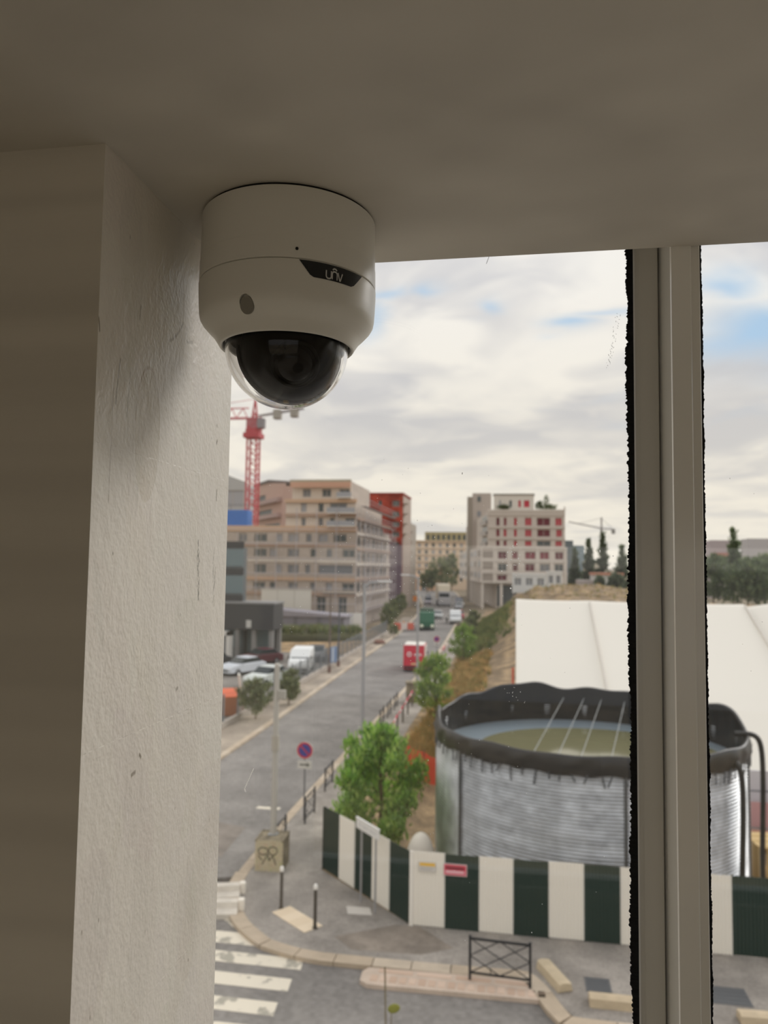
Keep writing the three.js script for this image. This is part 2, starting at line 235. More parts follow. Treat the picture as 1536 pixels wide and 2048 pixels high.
// ---------------------------------------------------------------- the dome camera
{
  const cam = thing('dome_camera', 'white dome security camera with black lens ball fixed to ceiling', 'camera', [-0.1625, CEIL, -0.5241]);
  const mShell = P(0xe4e1d8, 0.38, { clearcoat: 0.1, clearcoatRoughness: 0.3 }), mInk = P(0x020202, 0.35, { specularIntensity: 0.15 }), mInk2 = P(0x040404, 0.6, { specularIntensity: 0.3 });
  const lathe = (pts, n = 128) => new THREE.LatheGeometry(pts.map(([r, d]) => new THREE.Vector2(r, -d)), n);
  part('shadow_gap_disc', lathe([[0, 0], [0.0606, 0], [0.0606, 0.0016], [0, 0.0016]]), M(0x1c1a17, 0.9), cam);  // near-black disc paints the shadow line between camera and ceiling
  part('base_ring', lathe([[0, 0.0014], [0.0612, 0.0014], [0.0620, 0.0020], [0.0624, 0.034], [0.0625, 0.0352], [0.0627, 0.0362], [0.06285, 0.0495], [0.0624, 0.0504], [0.0590, 0.0505], [0.0590, 0.046]]), mShell, cam);
  // lower cover: closed ring, with an oval recess cut out of it
  const prof = [[0.0590, 0.0506], [0.0625, 0.0507], [0.0631, 0.0515], [0.0630, 0.056], [0.0626, 0.066], [0.0622, 0.0720], [0.0616, 0.0752], [0.0600, 0.0780], [0.0560, 0.0824], [0.0530, 0.0853], [0.0512, 0.0876], [0.0492, 0.0908], [0.0479, 0.0930], [0.0470, 0.0938], [0.0460, 0.0936], [0.0452, 0.0925], [0.0449, 0.0905], [0.0449, 0.070], [0.0590, 0.0640], [0.0590, 0.0506]].reverse();
  const cover = new Brush(lathe(prof, 160)); cover.updateMatrixWorld();
  const th = -9.6 * D2R, hole = new Brush(new THREE.CylinderGeometry(0.0050, 0.0050, 0.012, 40).scale(1, 1, 1.25).rotateX(Math.PI / 2).rotateX(0.28).translate(0, -0.0800, 0.0625).rotateY(th)); hole.updateMatrixWorld();
  const cut = new Evaluator().evaluate(cover, hole, SUBTRACTION);
  const cv = part('cover', cut.geometry, mShell, cam); cv.material = mShell;
  part('recess_shade_disc', new THREE.CylinderGeometry(0.0048, 0.0048, 0.0015, 32).scale(1, 1, 1.22).rotateX(Math.PI / 2).rotateX(0.28).translate(0, -0.0797, 0.0582).rotateY(th), M(0x8b877d, 0.5), cam).userData.label = 'grey disc painting the shade deep in the recess';  // disc coloured darker than the shell to paint the shade inside the recess
  const mh = 21.7 * D2R; part('microphone_hole', new THREE.CylinderGeometry(0.0010, 0.0010, 0.0008, 20).rotateX(Math.PI / 2).translate(0, -0.0443, 0.06285).rotateY(mh), M(0x050505, 0.9), cam).userData.label = 'small black microphone hole';
  // dark name plate wrapped round the cover, with its lettering
  const wrap = (g, rad) => { const p = g.attributes.position; for (let i = 0; i < p.count; i++) { const a = p.getX(i), d = p.getY(i), r = rad - Math.max(0, d - 0.056) * 0.04 + p.getZ(i); p.setXYZ(i, Math.sin(a) * r, -d, Math.cos(a) * r); } g.computeVertexNormals(); return g; };
  const a0 = 23 * D2R, a1 = 68.5 * D2R, b0 = 30.6 * D2R, b1 = 59.6 * D2R, N = 40, rows = 8, pos = [], idx = [];
  for (let j = 0; j <= rows; j++) for (let i = 0; i <= N; i++) { const v = j / rows, u = i / N, rr = 0.10, vv = v, l = a0 + (b0 - a0) * vv, r = a1 + (b1 - a1) * vv; let inset = v > 0.85 ? (v - 0.85) * (v - 0.85) * 1.1 : 0; pos.push(l + inset + (r - l - 2 * inset) * u, 0.0514 + 0.0104 * v, 0.0003); if (i && j) { const q = j * (N + 1) + i; idx.push(q, q - 1, q - N - 2, q, q - N - 2, q - N - 1); } }
  const pg = new THREE.BufferGeometry(); pg.setAttribute('position', new THREE.Float32BufferAttribute(pos, 3)); pg.setIndex(idx);
  const plate = part('name_plate', wrap(pg, 0.06295), P(0x16181b, 0.3, { side: THREE.DoubleSide }), cam); plate.userData.label = 'dark grey name plate lettered unv';
  const stroke = (pts, w) => {                         // ribbon along a polyline of (x, y) in plate units
    const out = []; for (let i = 0; i < pts.length; i++) { const [x, y] = pts[i], [xa, ya] = pts[Math.max(0, i - 1)], [xb, yb] = pts[Math.min(pts.length - 1, i + 1)], l = Math.hypot(xb - xa, yb - ya) || 1, nx = -(yb - ya) / l * w / 2, ny = (xb - xa) / l * w / 2; out.push([x + nx, y + ny], [x - nx, y - ny]); } return out;
  };
  const arc = (cx, cy, r, f, t, n = 10) => Array.from({ length: n + 1 }, (_, i) => { const a = f + (t - f) * i / n; return [cx + r * Math.cos(a), cy + r * Math.sin(a)]; });
  const Pi = Math.PI, glyphs = [
    [[-1.50, 0.5], ...arc(-1.15, -0.15, 0.35, Pi, 1.5 * Pi), ...arc(-0.95, -0.15, 0.35, 1.5 * Pi, 2 * Pi), [-0.60, 0.5]],
    [[-0.42, -0.5], ...arc(-0.07, 0.15, 0.35, Pi, 0.5 * Pi), ...arc(0.13, 0.15, 0.35, 0.5 * Pi, 0), [0.48, -0.5]],
    [[0.62, 0.5], [1.02, -0.5], [1.10, -0.5], [1.50, 0.5]],
    arc(0.03, 0.40, 0.48, 0.80 * Pi, 0.20 * Pi),
  ];
  const lp = [], li = []; const ac = 45.2 * D2R, sx = 0.0041 / 0.0631, sy = 0.0052;
  for (const g of glyphs) { const s = stroke(g, 0.2), b = lp.length / 3; s.forEach(([x, y]) => lp.push(ac + x * sx, 0.0583 - y * sy, 0.0007)); for (let i = 1; i < s.length / 2; i++) { const q = b + 2 * i; li.push(q - 2, q - 1, q, q, q - 1, q + 1); } }
  const lg = new THREE.BufferGeometry(); lg.setAttribute('position', new THREE.Float32BufferAttribute(lp, 3)); lg.setIndex(li);
  part('lettering', wrap(lg, 0.06295), M(0xc9c8c4, 0.5, { side: THREE.DoubleSide }), plate);
  // inside: black well, lens ball on its yoke, clear bubble
  part('inner_well', lathe([[0, 0.074], [0.0443, 0.074], [0.0447, 0.076], [0.0447, 0.0895], [0.0440, 0.0895], [0.0440, 0.078], [0, 0.078]]), mInk2, cam);
  const ball = part('lens_ball', new THREE.SphereGeometry(0.0359, 64, 40), mInk, cam, [0.0030, -0.0952, 0.001]);
  part('lens_ring', new THREE.TorusGeometry(0.0150, 0.0016, 16, 48).translate(0, 0, 0.0322), mInk2, ball); ball.rotation.set(0.55, 0.35, 0);
  part('lens_glass', new THREE.SphereGeometry(0.0175, 32, 16, 0, 7, 0, 0.9).rotateX(Math.PI / 2).translate(0, 0, 0.0208), P(0x050508, 0.05, { specularIntensity: 0.5 }), ball);
  part('yoke', new THREE.TorusGeometry(0.0372, 0.0013, 10, 60, Math.PI).rotateZ(Math.PI).rotateY(0.5), mInk2, cam, [0.0030, -0.0945, 0.001]);
  part('hinge_tab', rbox(0.0034, 0.0030, 0.004, 0.0004), M(0x9a8240, 0.35, { metalness: 0.5 }), cam, [0.0015, -0.1308, 0.004]);
  const ro = 0.0440, ri = 0.0416, arcs = []; for (let i = 0; i <= 40; i++) { const a = (i / 40) * Math.PI / 2; arcs.push([ro * Math.cos(a), 0.0921 + ro * Math.sin(a)]); } for (let i = 40; i >= 0; i--) { const a = (i / 40) * Math.PI / 2; arcs.push([ri * Math.cos(a), 0.0921 + ri * Math.sin(a)]); }
  arcs.unshift([ro, 0.089]); arcs.push([ri, 0.089], [ro, 0.089]);
  arcs[41][0] = 0; arcs[42][0] = 0;
  part('clear_dome', lathe(arcs.reverse(), 128), P(0xffffff, 0.0, { transmission: 1, thickness: 0.0024, ior: 1.3 }), cam).userData.label = 'clear plastic bubble over the lens ball';
}

// ---------------------------------------------------------------- street: land, road, pavements, kerbs
const rightKerb = [[-8.54, -24.66], [-8.7, -30], [-8.72, -40], [-8.7, -60], [-8.62, -79], [-8.9, -99], [-10.2, -136], [-12.4, -180], [-15.2, -225], [-24, -310], [-45, -440]];
const leftKerb = [[-15.2, -22], [-15.3, -38], [-15.45, -46], [-15.75, -56], [-16.4, -76], [-16.9, -96], [-17.55, -118], [-19.6, -150], [-23.5, -195], [-31, -250], [-42, -320], [-62, -440]];
const corner = [[3.2, -18.4], [1.31, -18.4], [1.08, -18.76], [0.82, -19.44], [0.6, -19.85], [0.3, -20.2], [-0.37, -20.18], [-2.08, -20.12], [-3.86, -20.1], [-4.91, -20.1], [-5.64, -20.22], [-6.44, -20.52], [-7.3, -21.33], [-7.97, -22.33], [-8.36, -23.32], [-8.54, -24.66]];
struct('land', merge([box(-5000, 5000, -0.9, -0.35, -7000, -121), box(-700, -14, -0.9, -0.35, -121, 60), box(-14, 60, -0.9, -0.35, -20.2, 60), box(60, 700, -0.9, -0.35, -121, 60), box(-14, -8, -0.9, -0.35, -121, -20.2)].map((g) => planar(g))), M(0xb3a68c, 0.95, { map: rep(tSoil, 0.02) }), 'dusty open land around the street', 'ground');
const road = struct('road', merge([
  flat([[-90, -3], [90, -3], [90, -18.2], [2.4, -18.2], [1.2, -20.9], [-4, -20.9], [-8.2, -24], [-15.6, -24], [-90, -24]], -0.3, -0.1),
  flat([...leftKerb, ...rightKerb.slice().reverse()], -0.3, -0.1)]), mAsphalt, 'worn grey asphalt road running away from the crossing', 'road');
{ // zebra crossing stripes at the junction, worn paint
  const mPaint = M(0xf0ebe0, 0.75, { map: rep(tPaint, 0.45) });
  for (const [z0, z1, x1, c] of [[-20.9, -20.28, -5.45, 0.9], [-19.88, -19.35, -5.28, 0.06], [-18.9, -18.35, -5.31, 0.06], [-17.86, -17.33, -5.34, 0.06], [-16.9, -16.38, -5.34, 0.06]])
    part('crossing_stripe', flat([[-10.4, z0], [x1 - c, z0], [x1, z1], [-10.4, z1]], -0.1, -0.094), mPaint, road);
  part('road_marking', flat([[-8.3, -21.7], [-7.4, -21.55], [-6.9, -21.2], [-7.7, -21.15]], -0.1, -0.095), mPaint, road);
  part('road_marking', flat([[-10.6, -31.6], [-9.6, -31.6], [-9.6, -31.3], [-10.6, -31.3]], -0.1, -0.095), mPaint, road);
  part('asphalt_repair', flat([[-13.5, -30], [-10.2, -29], [-10.0, -26], [-12.8, -25.6]], -0.1, -0.096), M(0x9c948d, 0.9, { map: rep(tAsphalt, 0.3) }), road);
}
function kerbRun(name, label, line, w, side, step, near) {          // one stone after another along a line; the far end is one long stone course
  const run = struct(name, null, null, label, 'kerb'), c = new THREE.CatmullRomCurve3(line.map(([x, z]) => new THREE.Vector3(x, 0, z)), false, 'catmullrom', 0.2), L = c.getLength(), n = Math.round(Math.min(L, near) / step), r = rng(line.length * 7 + 3);
  c.arcLengthDivisions = 2000; c.updateArcLengths();
  const stone = (u0, u1, gap) => {
    const P0 = [], P1 = [], m = 3;
    for (let i = 0; i <= m; i++) { const u = u0 + gap + (u1 - u0 - 2 * gap) * (i / m), p = c.getPointAt(Math.min(1, Math.max(0, u))), t = c.getTangentAt(Math.min(1, Math.max(0, u))); const nx = -t.z * side, nz = t.x * side; P0.push([p.x, p.z]); P1.push([p.x + nx * w, p.z + nz * w]); }
    return flat([...P0, ...P1.reverse()], -0.3, 0.012);
  };
  for (let i = 0; i < n; i++) part('kerb_stone', stone((i * step) / L, ((i + 1) * step) / L, 0.012 / L), r() < 0.5 ? mKerb : mKerb2, run);
  if (L > near) { const far = []; for (let s = n * step; s < L - 4; s += 4) far.push(stone(s / L, (s + 4) / L, 0)); stuff(part('far_kerb_course', merge(far), mKerb, run)); }
  return run;
}
kerbRun('kerb_strip', 'pale stone kerb curving round the corner pavement', corner.slice().reverse().reverse(), 0.42, -1, 0.98, 60);
kerbRun('kerb_strip', 'pale stone kerb along the right of the street', rightKerb, 0.34, -1, 1.0, 70);
kerbRun('kerb_strip', 'pale stone kerb along the left of the street', leftKerb, 0.34, 1, 1.0, 70);
{
  const inner = corner.map(([x, z], i) => [x, z]);
  const pv = struct('pavement', flat([[9, -18.4], ...inner, [-8.7, -30], [-8.72, -40], [-8.7, -60], [-8.62, -79], [-8.9, -99], [-9.6, -121], [-7.4, -121], [-6.6, -80], [-6.5, -40], [-6.3, -25.4], [-2.9, -22.1], [9, -22.1], [9, -22]].map(([x, z]) => [x, z]), -0.3, 0.0), mPave, 'grey asphalt pavement round the hoarding corner', 'pavement');
  part('pavement_patch', flat([[-3.3, -22.0], [-2.6, -22.0], [-1.6, -21.0], [-2.4, -20.5], [-4.2, -20.4], [-4.8, -21.0]], 0, 0.004), M(0xa79d93, 0.9, { map: rep(tAsphalt, 0.4) }), pv);
  part('pavement_patch', flat([[-4.9, -22.9], [-4.2, -22.9], [-4.05, -22.45], [-4.75, -22.4]], 0, 0.004), M(0xcac4ba, 0.9), pv);
  struct('pavement', flat([...leftKerb.slice(0, 8), [-21.8, -150], [-18.6, -110], [-18.2, -85], [-17.7, -60], [-17.6, -44], [-17.5, -22]], -0.3, 0.0), M(0xc0b4a6, 0.9, { map: rep(tAsphalt, 0.15) }), 'pale pavement along the left of the street', 'pavement');
  struct('pavement', flat([[-90, -0.4], [90, -0.4], [90, -3], [-90, -3]], -0.3, 0), mPave, 'pavement at the foot of the building', 'pavement');
}
{ // raised island with pinkish pavers, tactile slab between the bollards
  const isl = struct('traffic_island', flat([[-3.6, -19.62], [-3.72, -19.4], [-3.7, -19.0], [-3.5, -18.85], [0.96, -18.98], [0.62, -19.72], [0.3, -19.80]], -0.25, 0.0), M(0xe4cfbb, 0.9, { map: rep(tPlain, 0.9) }), 'pinkish stone traffic island with rows of small pavers', 'island');
  const mp = [M(0xcdb29c, 0.9), M(0xd6bda8, 0.9), M(0xc6aa94, 0.9)], g = box(-0.085, 0.085, 0, 0.012, -0.13, 0.13), g2 = box(-0.42, 0.42, 0, 0.012, -0.075, 0.075);
  for (let i = 0; i < 18; i++) part('paver', g, mp[(i * 7) % 3], isl, [-3.38 + i * 0.235, 0, -19.16 - i * 0.002]);
  for (let i = 0; i < 4; i++) part('paver', g2, mp[i % 3], isl, [-2.9 + i * 0.95, 0, -19.52 - i * 0.02]);
  const tac = struct('tactile_slab', null, null, 'cream ribbed tactile slab between two bollards', 'paving'); tac.position.set(-6.08, 0, -21.78); tac.rotation.y = -0.68;
  for (let i = 0; i < 4; i++) { const t = part('tactile_tile', box(-0.195, 0.195, 0, 0.02, -0.31, 0.31), i % 2 ? M(0xeedcc0, 0.85) : M(0xe8d5b8, 0.85), tac, [-0.6 + i * 0.4, 0, 0]); for (let k = 0; k < 4; k++) part('rib', box(-0.02, 0.02, 0.02, 0.026, -0.28, 0.28), t.material, t, [-0.14 + k * 0.093, 0, 0]); }
}
// stone blocks, covers
function stoneBlock(label, x, z, turn, len, col) {
  const s = new THREE.Shape([[-0.17, 0], [0.17, 0], [0.14, 0.15], [-0.05, 0.18], [-0.14, 0.15]].map(([a, b]) => new THREE.Vector2(a, b)));
  const g = new THREE.ExtrudeGeometry(s, { depth: len - 0.06, bevelEnabled: true, bevelSize: 0.02, bevelThickness: 0.03, bevelSegments: 2 }).translate(0, 0.02, -len / 2 + 0.03);
  const o = new THREE.Mesh(planar(g), M(col, 0.9, { map: rep(tPlain, 1.3) })); o.name = numbered('stone_block'); o.position.set(x, 0, z); o.rotation.y = turn; o.userData = { label, category: 'stone block', group: 'pale stone blocks on the pavement edge' }; scene.add(o);
}
stoneBlock('pale stone block lying diagonally right of the lattice barrier', 0.93, -19.95, 0.425, 1.2, 0xe2cfae);
stoneBlock('pale stone block in front of the dark pavement cover', 2.35, -19.05, Math.PI / 2, 1.35, 0xdac6a6);
stoneBlock('pale stone block nearest the right edge of the photo', 5.55, -19.0, Math.PI / 2 + 0.05, 1.3, 0xdfcbab);
for (const [label, x0, x1, z0, z1] of [['dark slatted pavement cover behind the stone block', 1.66, 2.26, -20.2, -19.56], ['wide dark pavement cover right of the mullion', 4.45, 5.4, -20.38, -19.6]]) {
  const t = thing('utility_cover', label, 'cover', [(x0 + x1) / 2, 0, (z0 + z1) / 2]), w = x1 - x0, d = z1 - z0;
  part('frame', merge([box(-w / 2, w / 2, 0, 0.012, -d / 2, -d / 2 + 0.03), box(-w / 2, w / 2, 0, 0.012, d / 2 - 0.03, d / 2), box(-w / 2, -w / 2 + 0.03, 0, 0.012, -d / 2, d / 2), box(w / 2 - 0.03, w / 2, 0, 0.012, -d / 2, d / 2)]), M(0x6e6f70, 0.6), t);
  for (let i = 0; i < 4; i++) part('plate', box(-w / 2 + 0.035, w / 2 - 0.035, 0, 0.01, -d / 2 + 0.04 + (i * (d - 0.08)) / 4, -d / 2 + 0.03 + ((i + 1) * (d - 0.08)) / 4), M(0x5c5e60, 0.65), t);
}

// ---------------------------------------------------------------- hoarding: corrugated panels, green and white by turns
const mGreenP = M(0x223a33, 0.55), mWhiteP = M(0xf6f1e6, 0.6), mPostG = M(0x24312c, 0.6);
function corrugated(w, h, ribs = 10, d = 0.03) {
  const pts = [], step = w / ribs; for (let i = 0; i < ribs; i++) { const x = -w / 2 + i * step; pts.push([x, 0], [x + step * 0.28, 0], [x + step * 0.42, d], [x + step * 0.72, d], [x + step * 0.86, 0]); } pts.push([w / 2, 0]);
  const pos = [], idx = [], t = 0.012;
  pts.forEach(([x, z]) => pos.push(x, 0, z, x, h, z, x, 0, z - t, x, h, z - t));
  for (let i = 1; i < pts.length; i++) { const b = i * 4, a = b - 4; idx.push(a, b, b + 1, a, b + 1, a + 1, b + 2, a + 2, a + 3, b + 2, a + 3, b + 3, a + 1, b + 1, b + 3, a + 1, b + 3, a + 3); }
  const g = new THREE.BufferGeometry(); g.setAttribute('position', new THREE.Float32BufferAttribute(pos, 3)); g.setIndex(idx); const q = g.toNonIndexed(); q.computeVertexNormals(); return q;
}
{
  const gF = corrugated(0.936, 2.0), gL = corrugated(0.924, 1.98);
  const f = thing('hoarding_fence', 'site hoarding of tall corrugated green and white panels facing the crossing', 'fence', [-2.87, 0, -22.06]);
  const r = rng(3);
  for (let i = 0; i < 12; i++) { part('fence_panel', gF, i % 2 ? mGreenP : mWhiteP, f, [0.47 + i * 0.94, 0.02 + (r() - 0.5) * 0.03, 0]); part('post', box(-0.04, 0.04, 0, 1.9, -0.1, -0.03), mPostG, f, [0.94 * i, 0, 0]); }
  part('corner_trim', box(-0.05, 0.05, 0, 2.02, -0.03, 0.03), mWhiteP, f);
  const l = thing('hoarding_fence', 'short slanting run of green and white corrugated hoarding beside the street', 'fence', [-6.22, 0, -25.43], -Math.atan2(3.27, 3.26));
  for (let i = 0; i < 5; i++) { part('fence_panel', gL, i % 2 ? mWhiteP : mGreenP, l, [0.464 + i * 0.926, 0.02 + (r() - 0.5) * 0.03, 0]); part('post', box(-0.04, 0.04, 0, 1.85, -0.1, -0.03), mPostG, l, [0.926 * i, 0, 0]); }
  part('end_trim', box(-0.05, 0.0, 0, 2.0, -0.05, 0.04), mPostG, l);
  // notices on the hoarding
  const sign = (label, w, h, tex, at, turn = 0) => { const t = thing('hoarding_notice', label, 'sign', at, turn); part('board', rbox(w, h, 0.012, 0.004), M(0xd8d2c6, 0.6), t); part('print', new THREE.PlaneGeometry(w - 0.02, h - 0.02).translate(0, 0, 0.0068), M(0xffffff, 0.55, { map: tex }), t); return t; };
  sign('small white notice with a yellow header on the white panel', 0.48, 0.27, canvasTex(256, 144, (c, w, h) => { c.fillStyle = '#d8d3cb'; c.fillRect(0, 0, w, h); c.fillStyle = '#f0bf45'; c.fillRect(6, 6, w - 12, 52); c.fillStyle = '#b5b1ab'; for (let i = 0; i < 4; i++) c.fillRect(16, 74 + i * 16, w - 40 - i * 14, 6); }), [-2.42, 1.63, -22.015]);
  sign('red rectangular warning sign on the dark green panel', 0.65, 0.32, canvasTex(320, 160, (c, w, h) => { c.fillStyle = '#f0a9b4'; c.fillRect(0, 0, w, h); c.fillStyle = '#d03c50'; c.fillRect(8, 8, w - 16, h - 16); c.fillStyle = '#e58291'; c.fillRect(18, 84, w - 36, 58); c.fillStyle = '#4b1c26'; for (let i = 0; i < 9; i++) c.fillRect(34 + i * 28, 34 + (i % 3) * 3, 20, 36); c.fillStyle = '#f7dfe2'; for (let i = 0; i < 10; i++) c.fillRect(34 + i * 25, 96, 17, 28); }), [-1.645, 1.61, -22.015]);
}

// ---------------------------------------------------------------- street furniture
function bollard(label, x, z) {
  const t = thing('bollard', label, 'bollard', [x, 0, z], 0, 'bollards on the corner pavement');
  part('post', cyl(0.05, 0.045, 1.06, 20), M(0x4a443c, 0.5), t); part('base_collar', cyl(0.075, 0.07, 0.04, 20), M(0x4a443c, 0.5), t);
  part('white_cap', new THREE.LatheGeometry([[0.052, 1.05], [0.058, 1.08], [0.058, 1.13], [0.045, 1.175], [0.02, 1.195], [0, 1.2]].map(([a, b]) => new THREE.Vector2(a, b)), 24), M(0xf4f0e8, 0.4), t);
}
bollard('slim dark bollard with white cap nearest the graffiti block', -6.72, -22.35);
bollard('slim dark bollard with white cap nearest the zebra crossing', -5.44, -21.34);
function barrier(label, x, z, turn, w = 1.42, h = 1.0) {              // frame with crossed bars
  const t = thing('lattice_barrier', label, 'barrier', [x, 0, z], turn, 'lattice barriers along the kerb'), m = mIron, a = -w / 2, b = w / 2, y0 = 0.18, y1 = h - 0.04, ym = (y0 + y1) / 2;
  for (const s of [a, b]) { part('post', box(s - 0.03, s + 0.03, -0.02, h, -0.03, 0.03), m, t); part('cap', rbox(0.07, 0.03, 0.07, 0.008), m, t, [s, h + 0.012, 0]); }
  part('top_rail', box(a, b, y1 - 0.025, y1 + 0.025, -0.02, 0.02), m, t); part('bottom_rail', box(a, b, y0 - 0.02, y0 + 0.02, -0.02, 0.02), m, t);
  for (const [p, q] of [[[a, y1], [b, y0]], [[b, y1], [a, y0]], [[a, ym], [0, y1]], [[0, y1], [b, ym]], [[a, ym], [0, y0]], [[0, y0], [b, ym]]]) part('cross_bar', bar([p[0], p[1], 0], [q[0], q[1], 0], 0.013, 6), m, t);
  return t;
}
barrier('dark lattice barrier standing on the pinkish traffic island', -0.365, -19.48, -0.06, 1.44, 1.02);
barrier('dark lattice barrier at the foot of the no-parking sign', -8.02, -30.3, Math.PI / 2, 1.42);
barrier('second lattice barrier along the right kerb past the no-parking sign', -8.3, -34.6, Math.PI / 2, 1.42);
barrier('lattice barrier half hidden behind the graffiti block', -8.18, -26.9, Math.PI / 2, 1.3, 0.95);
barrier('first of the three lattice barriers before the far concrete block', -8.3, -48.6, Math.PI / 2, 1.42);
barrier('middle of the three lattice barriers before the far concrete block', -8.3, -51.4, Math.PI / 2, 1.42);
barrier('last of the three lattice barriers, next to the far concrete block', -8.3, -54.3, Math.PI / 2, 1.42);
{ // concrete block with graffiti carrying a tall thin lamp pole
  const tex = canvasTex(512, 512, (c, w, h) => {
    c.fillStyle = '#c2b597'; c.fillRect(0, 0, w, h); const r = rng(9); for (let i = 0; i < 500; i++) { c.fillStyle = `rgba(${120 + 80 * r()},${110 + 70 * r()},${80 + 50 * r()},0.12)`; c.fillRect(r() * w, r() * h, 8 + 40 * r(), 8 + 40 * r()); }
    c.strokeStyle = 'rgba(50,44,32,0.85)'; c.lineWidth = 20; for (const [x, y, a, b] of [[150, 180, 90, 60], [330, 170, 80, 66]]) { c.beginPath(); c.ellipse(x, y, a, b, 0, 0, 7); c.stroke(); }
    c.beginPath(); c.moveTo(230, 240); c.lineTo(130, 400); c.moveTo(240, 230); c.lineTo(260, 330); c.lineTo(330, 250); c.lineTo(390, 400); c.moveTo(60, 250); c.lineTo(130, 330); c.stroke();
  });
  const t = thing('concrete_block', 'big weathered concrete block with dark graffiti at the pavement corner', 'block', [-7.96, 0, -25.34], 0.06);
  const m = [mConcrete, mConcrete, mConcrete, mConcrete, M(0xffffff, 0.9, { map: tex }), mConcrete];
  part('block', new THREE.BoxGeometry(0.92, 0.98, 0.95).translate(0, 0.49, 0), m, t);
  part('lifting_edge', merge([box(-0.47, 0.47, 0.93, 1.0, -0.485, -0.42), box(-0.47, -0.41, 0.93, 1.0, -0.48, 0.48), box(0.41, 0.47, 0.93, 1.0, -0.48, 0.48)]), mConcrete, t);
  const p = thing('temporary_pole', 'tall pale pole rising from the graffiti block with a small box', 'pole', [-7.98, 0.985, -25.45]);
  part('shaft', cyl(0.105, 0.085, 5.6, 16), M(0xb9b4aa, 0.5), p); part('junction_box', rbox(0.26, 0.3, 0.16, 0.02), M(0xaaa69c, 0.6), p, [0.2, 4.62, 0.02]);
  part('sleeve', cyl(0.125, 0.125, 0.5, 16), M(0xb2ab9d, 0.6), p, [0, 2.75, 0]); part('foot_plate', rbox(0.3, 0.03, 0.3, 0.008), mSteel, p, [0, 0.015, 0]); part('top_cap', cyl(0.09, 0.07, 0.06, 16), M(0xc8c3b8, 0.5), p, [0, 5.6, 0]);
}
function noParking(label, x, z, h, r) {
  const t = thing('no_parking_sign', label, 'sign', [x, 0, z], 0, 'no-parking signs');
  part('post', cyl(0.035, 0.035, h + r, 12), M(0x77767a, 0.5), t);
  part('disc', new THREE.CylinderGeometry(r, r, 0.02, 40).rotateX(Math.PI / 2), M(0xdedad4, 0.5), t, [0, h, 0.05]);
  part('red_ring', new THREE.RingGeometry(r * 0.72, r * 0.96, 40), M(0xc92a3f, 0.5), t, [0, h, 0.062]);
  part('blue_face', new THREE.CircleGeometry(r * 0.73, 40), M(0x3d3f92, 0.5), t, [0, h, 0.0615]);
  part('red_bar', new THREE.PlaneGeometry(r * 0.18, r * 1.5).rotateZ(0.78), M(0xc92a3f, 0.5), t, [0, h, 0.063]);
  const pl = part('plate', rbox(r * 1.75, r * 0.95, 0.015, 0.01), M(0xd9d4cc, 0.6), t, [0, h - r * 1.7, 0.045]);
  part('arrow', new THREE.ShapeGeometry(new THREE.Shape([[-0.2, -0.03], [0.08, -0.03], [0.08, -0.09], [0.22, 0], [0.08, 0.09], [0.08, 0.03], [-0.2, 0.03]].map(([a, b]) => new THREE.Vector2(a * r / 0.33, b * r / 0.33)))), M(0x6a6660, 0.6), pl, [0, 0, 0.009]);
}
noParking('round blue and red no-parking sign by the near barrier', -8.18, -30.0, 2.7, 0.33);
noParking('small distant no-parking sign beyond the red van', -9.0, -89.5, 1.62, 0.34);
{ // street name sign on two posts before the slanting hoarding
  const t = thing('street_name_sign', 'white street name sign on two posts before the slanting hoarding', 'sign', [-4.26, 0, -22.9], -0.86);
  for (const s of [-0.42, 0.42]) part('post', cyl(0.03, 0.03, 2.2, 10), M(0x9d9c9c, 0.45), t, [s, 0, 0]);
  part('board', rbox(1.35, 0.3, 0.03, 0.012), M(0xe6e4df, 0.5), t, [0, 2.26, 0.04]);
  part('print', new THREE.PlaneGeometry(1.25, 0.22), M(0xffffff, 0.5, { map: canvasTex(512, 96, (c, w, h) => { c.fillStyle = '#e9e7e2'; c.fillRect(0, 0, w, h); c.strokeStyle = '#b9b8b6'; c.lineWidth = 5; c.strokeRect(6, 6, w - 12, h - 12); c.fillStyle = '#a3a3a5'; const r = rng(4); for (let x = 26; x < 480; x += 24) if (r() < 0.86) { c.fillRect(x, 30, 5, 36); c.fillRect(x, 30 + (r() < 0.5 ? 0 : 15), 14, 5); c.fillRect(x + 10, 44, 5, 22); } }) }), t, [0, 2.26, 0.0565]);
  part('cap_rail', rbox(1.37, 0.035, 0.05, 0.01), M(0xf0eeea, 0.5), t, [0, 2.42, 0.04]);
}
function lampPost(label, x, z, h, dir) {
  const t = thing('street_lamp', label, 'lamp post', [x, 0, z], 0, 'street lamps along the right pavement'), m = M(0xa5a5a6, 0.45);
  part('mast', cyl(0.115, 0.08, h, 14), m, t); part('base', cyl(0.14, 0.1, 0.5, 14), m, t);
  part('arm', tube([[0, h - 0.3, 0], [dir * 0.2, h, 0], [dir * 0.9, h + 0.12, 0]], 0.06, 8, 16), m, t);
  part('lamp_head', rbox(0.75, 0.12, 0.28, 0.05), M(0xd5d4d2, 0.4), t, [dir * 1.1, h + 0.13, 0]);
}
lampPost('tall grey street lamp rising behind the near leafy tree', -8.05, -41.0, 9.0, 1);
lampPost('grey street lamp standing in front of the red van', -8.0, -63.8, 9.1, -1);
